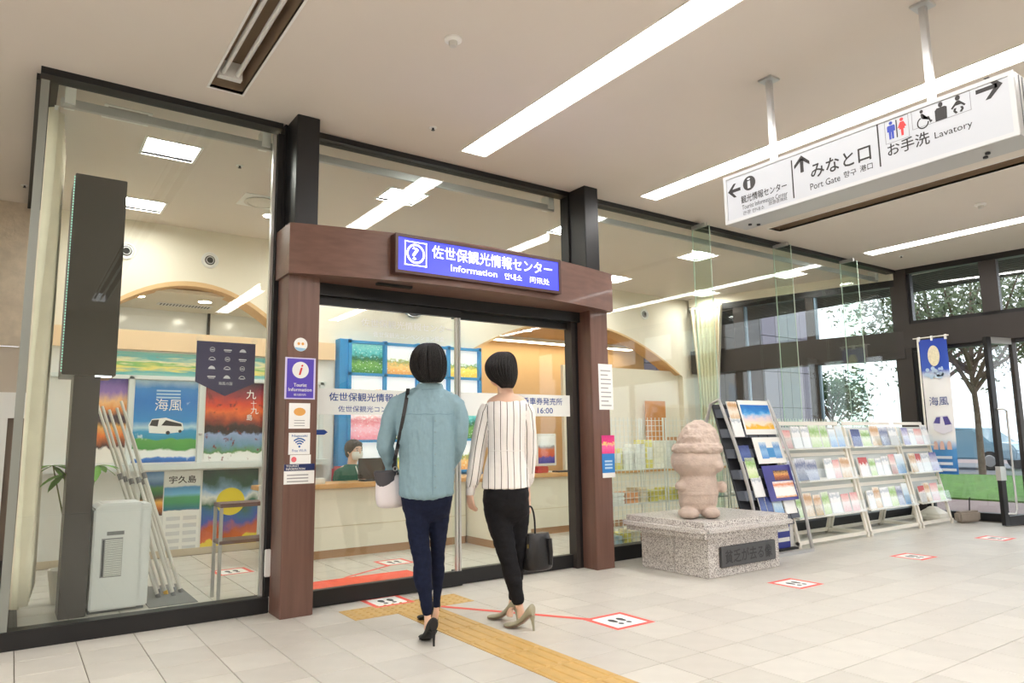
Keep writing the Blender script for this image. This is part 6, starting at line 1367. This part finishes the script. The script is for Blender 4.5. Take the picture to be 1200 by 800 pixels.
# black handbag in her right hand
hb_ = E('handbag', tuple(F2.p(630, 667, .14)), 'black leather handbag held in front of the woman in the striped blouse', 'bag')
M_lth = mat('black_leather', (24,24,27), .35, bump=.2, bscale=50)
hx = (CL*.86+CH*.5).normalized(); hn = hx.cross(Z3)
O('body', MB().loft([(F2.p(629.5+(667-y)*.0, y, .14), hx*a, hn*b) for (y, a, b) in smooth_rows([(667, .085, .055), (664, .105, .075), (650, .108, .078), (636, .098, .062), (627, .088, .046), (624, .084, .036)], 3)], 22), M_lth, hb_, smooth=True)
for dz in (.10, .18):
    arc = [F2.p(622+6*math.cos(t)-1, 626-33*math.sin(t)**.8 if math.sin(t) > 0 else 626, dz) for t in [i*math.pi/16 for i in range(17)]]
    O('handle', MB().tube(arc, .006, 8), M_lth, hb_, smooth=True)
O('side_gusset', MB().loft([(F2.p(641, y, .14), hx*.02, hn*b) for (y, b) in ((660, .06), (645, .064), (630, .05))], 12), M_lth, hb_, smooth=True)
O('buckle', MB().box((-.006, -.003, -.012), (.006, .003, .012)), mat('brass', (190,160,90), .3, .9), hb_).location = F2.p(618, 640, .06)
O('tag_strap', MB().tube([F2.p(618, 628, .06), F2.p(617.5, 645, .06), F2.p(618, 655, .06)], .006, 6), M_lth, hb_, smooth=True)
# ---------------------------------------------------------------- receptionist
A3 = V((0, 0, 0)); rc = on_counter(411, 7.55, 0); A3 = V((rc.x, 7.55, 0)); F3 = Fig(A3)
F3.k = ((A3+Z3*1.0)-CAM).dot(FW)/FPX
w3_ = E('person', tuple(A3), 'receptionist in dark green jacket and white face mask seated behind the counter', 'person')
hd3 = F3.p(415, 528, .0); r3 = .115
skin = MB(); fdir3 = (CL*.75-CH*.65).normalized()
f_, s_ = head_parts(w3_, hd3, fdir3, r3, M_hair, skin)
F3.limb(skin, [(412, 552, 6), (413, 542, 5.6), (414, 534, 6)])
F3.torso(skin, [(411, 545, 9, .05), (410, 551, 17, .08), (410, 565, 17, .10), (410, 585, 15, .10), (410, 606, 17, .13)])
for s, x in ((-1, 403), (1, 418)): F3.limb(skin, [(x, 600, 7, 0), (x+4, 603, 6.5, -.3), (x+5, 612, 6, -.36), (x+5, 640, 4.5, -.34)])
F3.limb(skin, [(397, 553, 5.5), (396, 570, 4.8, .0), (405, 575, 4, -.2)]); F3.limb(skin, [(422, 553, 5.5), (425, 570, 4.8, -.05), (430, 575, 4, -.25)])
hand(F3, skin, F3.p(405, 575, -.2), -CH+CL*.3, -Z3, .4, L=.9); hand(F3, skin, F3.p(430, 575, -.25), -CH, -Z3, .4, L=.9)
sk = remesh(skin, .007, 3, 'body'); sk.materials.append(M_skin); O('body', sk, None, w3_)
face(w3_, hd3, f_, s_, r3, mouth=False)
mk = MB(); mk.loft([(hd3+f_*(r3*.50)-Z3*r3*.86, s_*r3*.40, f_*r3*.24), (hd3+f_*(r3*.52)-Z3*r3*.62, s_*r3*.54, f_*r3*.40), (hd3+f_*(r3*.54)-Z3*r3*.35, s_*r3*.60, f_*r3*.44), (hd3+f_*(r3*.52)-Z3*r3*.08, s_*r3*.56, f_*r3*.40)], 18); O('face_mask', mk, M_paper, w3_, smooth=True)
hb3 = MB(); hb3.ell(hd3-f_*r3*.14+Z3*r3*.26, s_*r3*.84, f_*r3*.92, Z3*r3*.86, 30, 14); hb3.ell(hd3-f_*r3*.34-Z3*r3*.18, s_*r3*.74, f_*r3*.52, Z3*r3*.64, 24, 10); hb3.ell(hd3+f_*r3*.52+Z3*r3*.62, s_*r3*.56, f_*r3*.30, Z3*r3*.30, 20, 8)
hm = remesh(hb3, .007, 3, 'hair'); hm.materials.append(mat('dark_brown_hair', (48,36,32), .4, var=.3, vscale=30)); O('hair', hm, None, w3_)
jk = MB(); F3.torso(jk, smooth_rows([(412, 543.5, 6.5, .06, .0), (411.5, 547, 12, .075, .0), (410, 552, 17.5, .10, .0), (410, 565, 17.5, .12, .0), (410, 585, 17, .125, .0), (410, 602, 17, .13, .0)], 2), 22)
F3.limb(jk, [(398, 552, 6, .0), (396, 562, 6.4, .0), (395, 573, 6, .0), (400, 577, 5.4, -.1), (405, 576, 4.8, -.19)], 14); F3.limb(jk, [(421, 552, 6, .0), (424, 562, 6.4, .0), (425, 573, 6, -.05), (428, 577, 5.4, -.15), (430, 576, 4.8, -.23)], 14)
jm = remesh(jk, .008, 4, 'jacket'); wrinkle(jm, .006, (10, 10, 8), 4); jm.materials.append(cloth('jacket_green', (38,96,82), .7, .1, .3)); jo = O('jacket', jm, None, w3_, label='dark green zip jacket')
O('zip_stripe', MB().tube([F3.p(417, 546, -.09), F3.p(420, 556, -.125), F3.p(421, 568, -.14)], .006, 6), M_paper, jo, smooth=True)
tz = MB(); F3.torso(tz, [(410, 596, 17, .13, .0), (410, 606, 17, .13, .0)]); 
for x in (403, 418): F3.limb(tz, [(x, 602, 8.5, 0), (x+4, 604, 8, -.3), (x+5, 612, 7, -.37), (x+5, 638, 6, -.345)])
tzm = remesh(tz, .01, 3, 'trousers'); tzm.materials.append(cloth('black_cotton', (26,26,30))); O('trousers', tzm, None, w3_)
for x in (408, 423):
    q = F3.p(x, 640, -.36); O('shoe', MB().ell(V((q.x, q.y, .04))-CH*.03, CL*.045, CH*.12, Z3*.04, 14, 8), M_bshoe, w3_, smooth=True)

bpy.data.scenes.remove(_tmp)
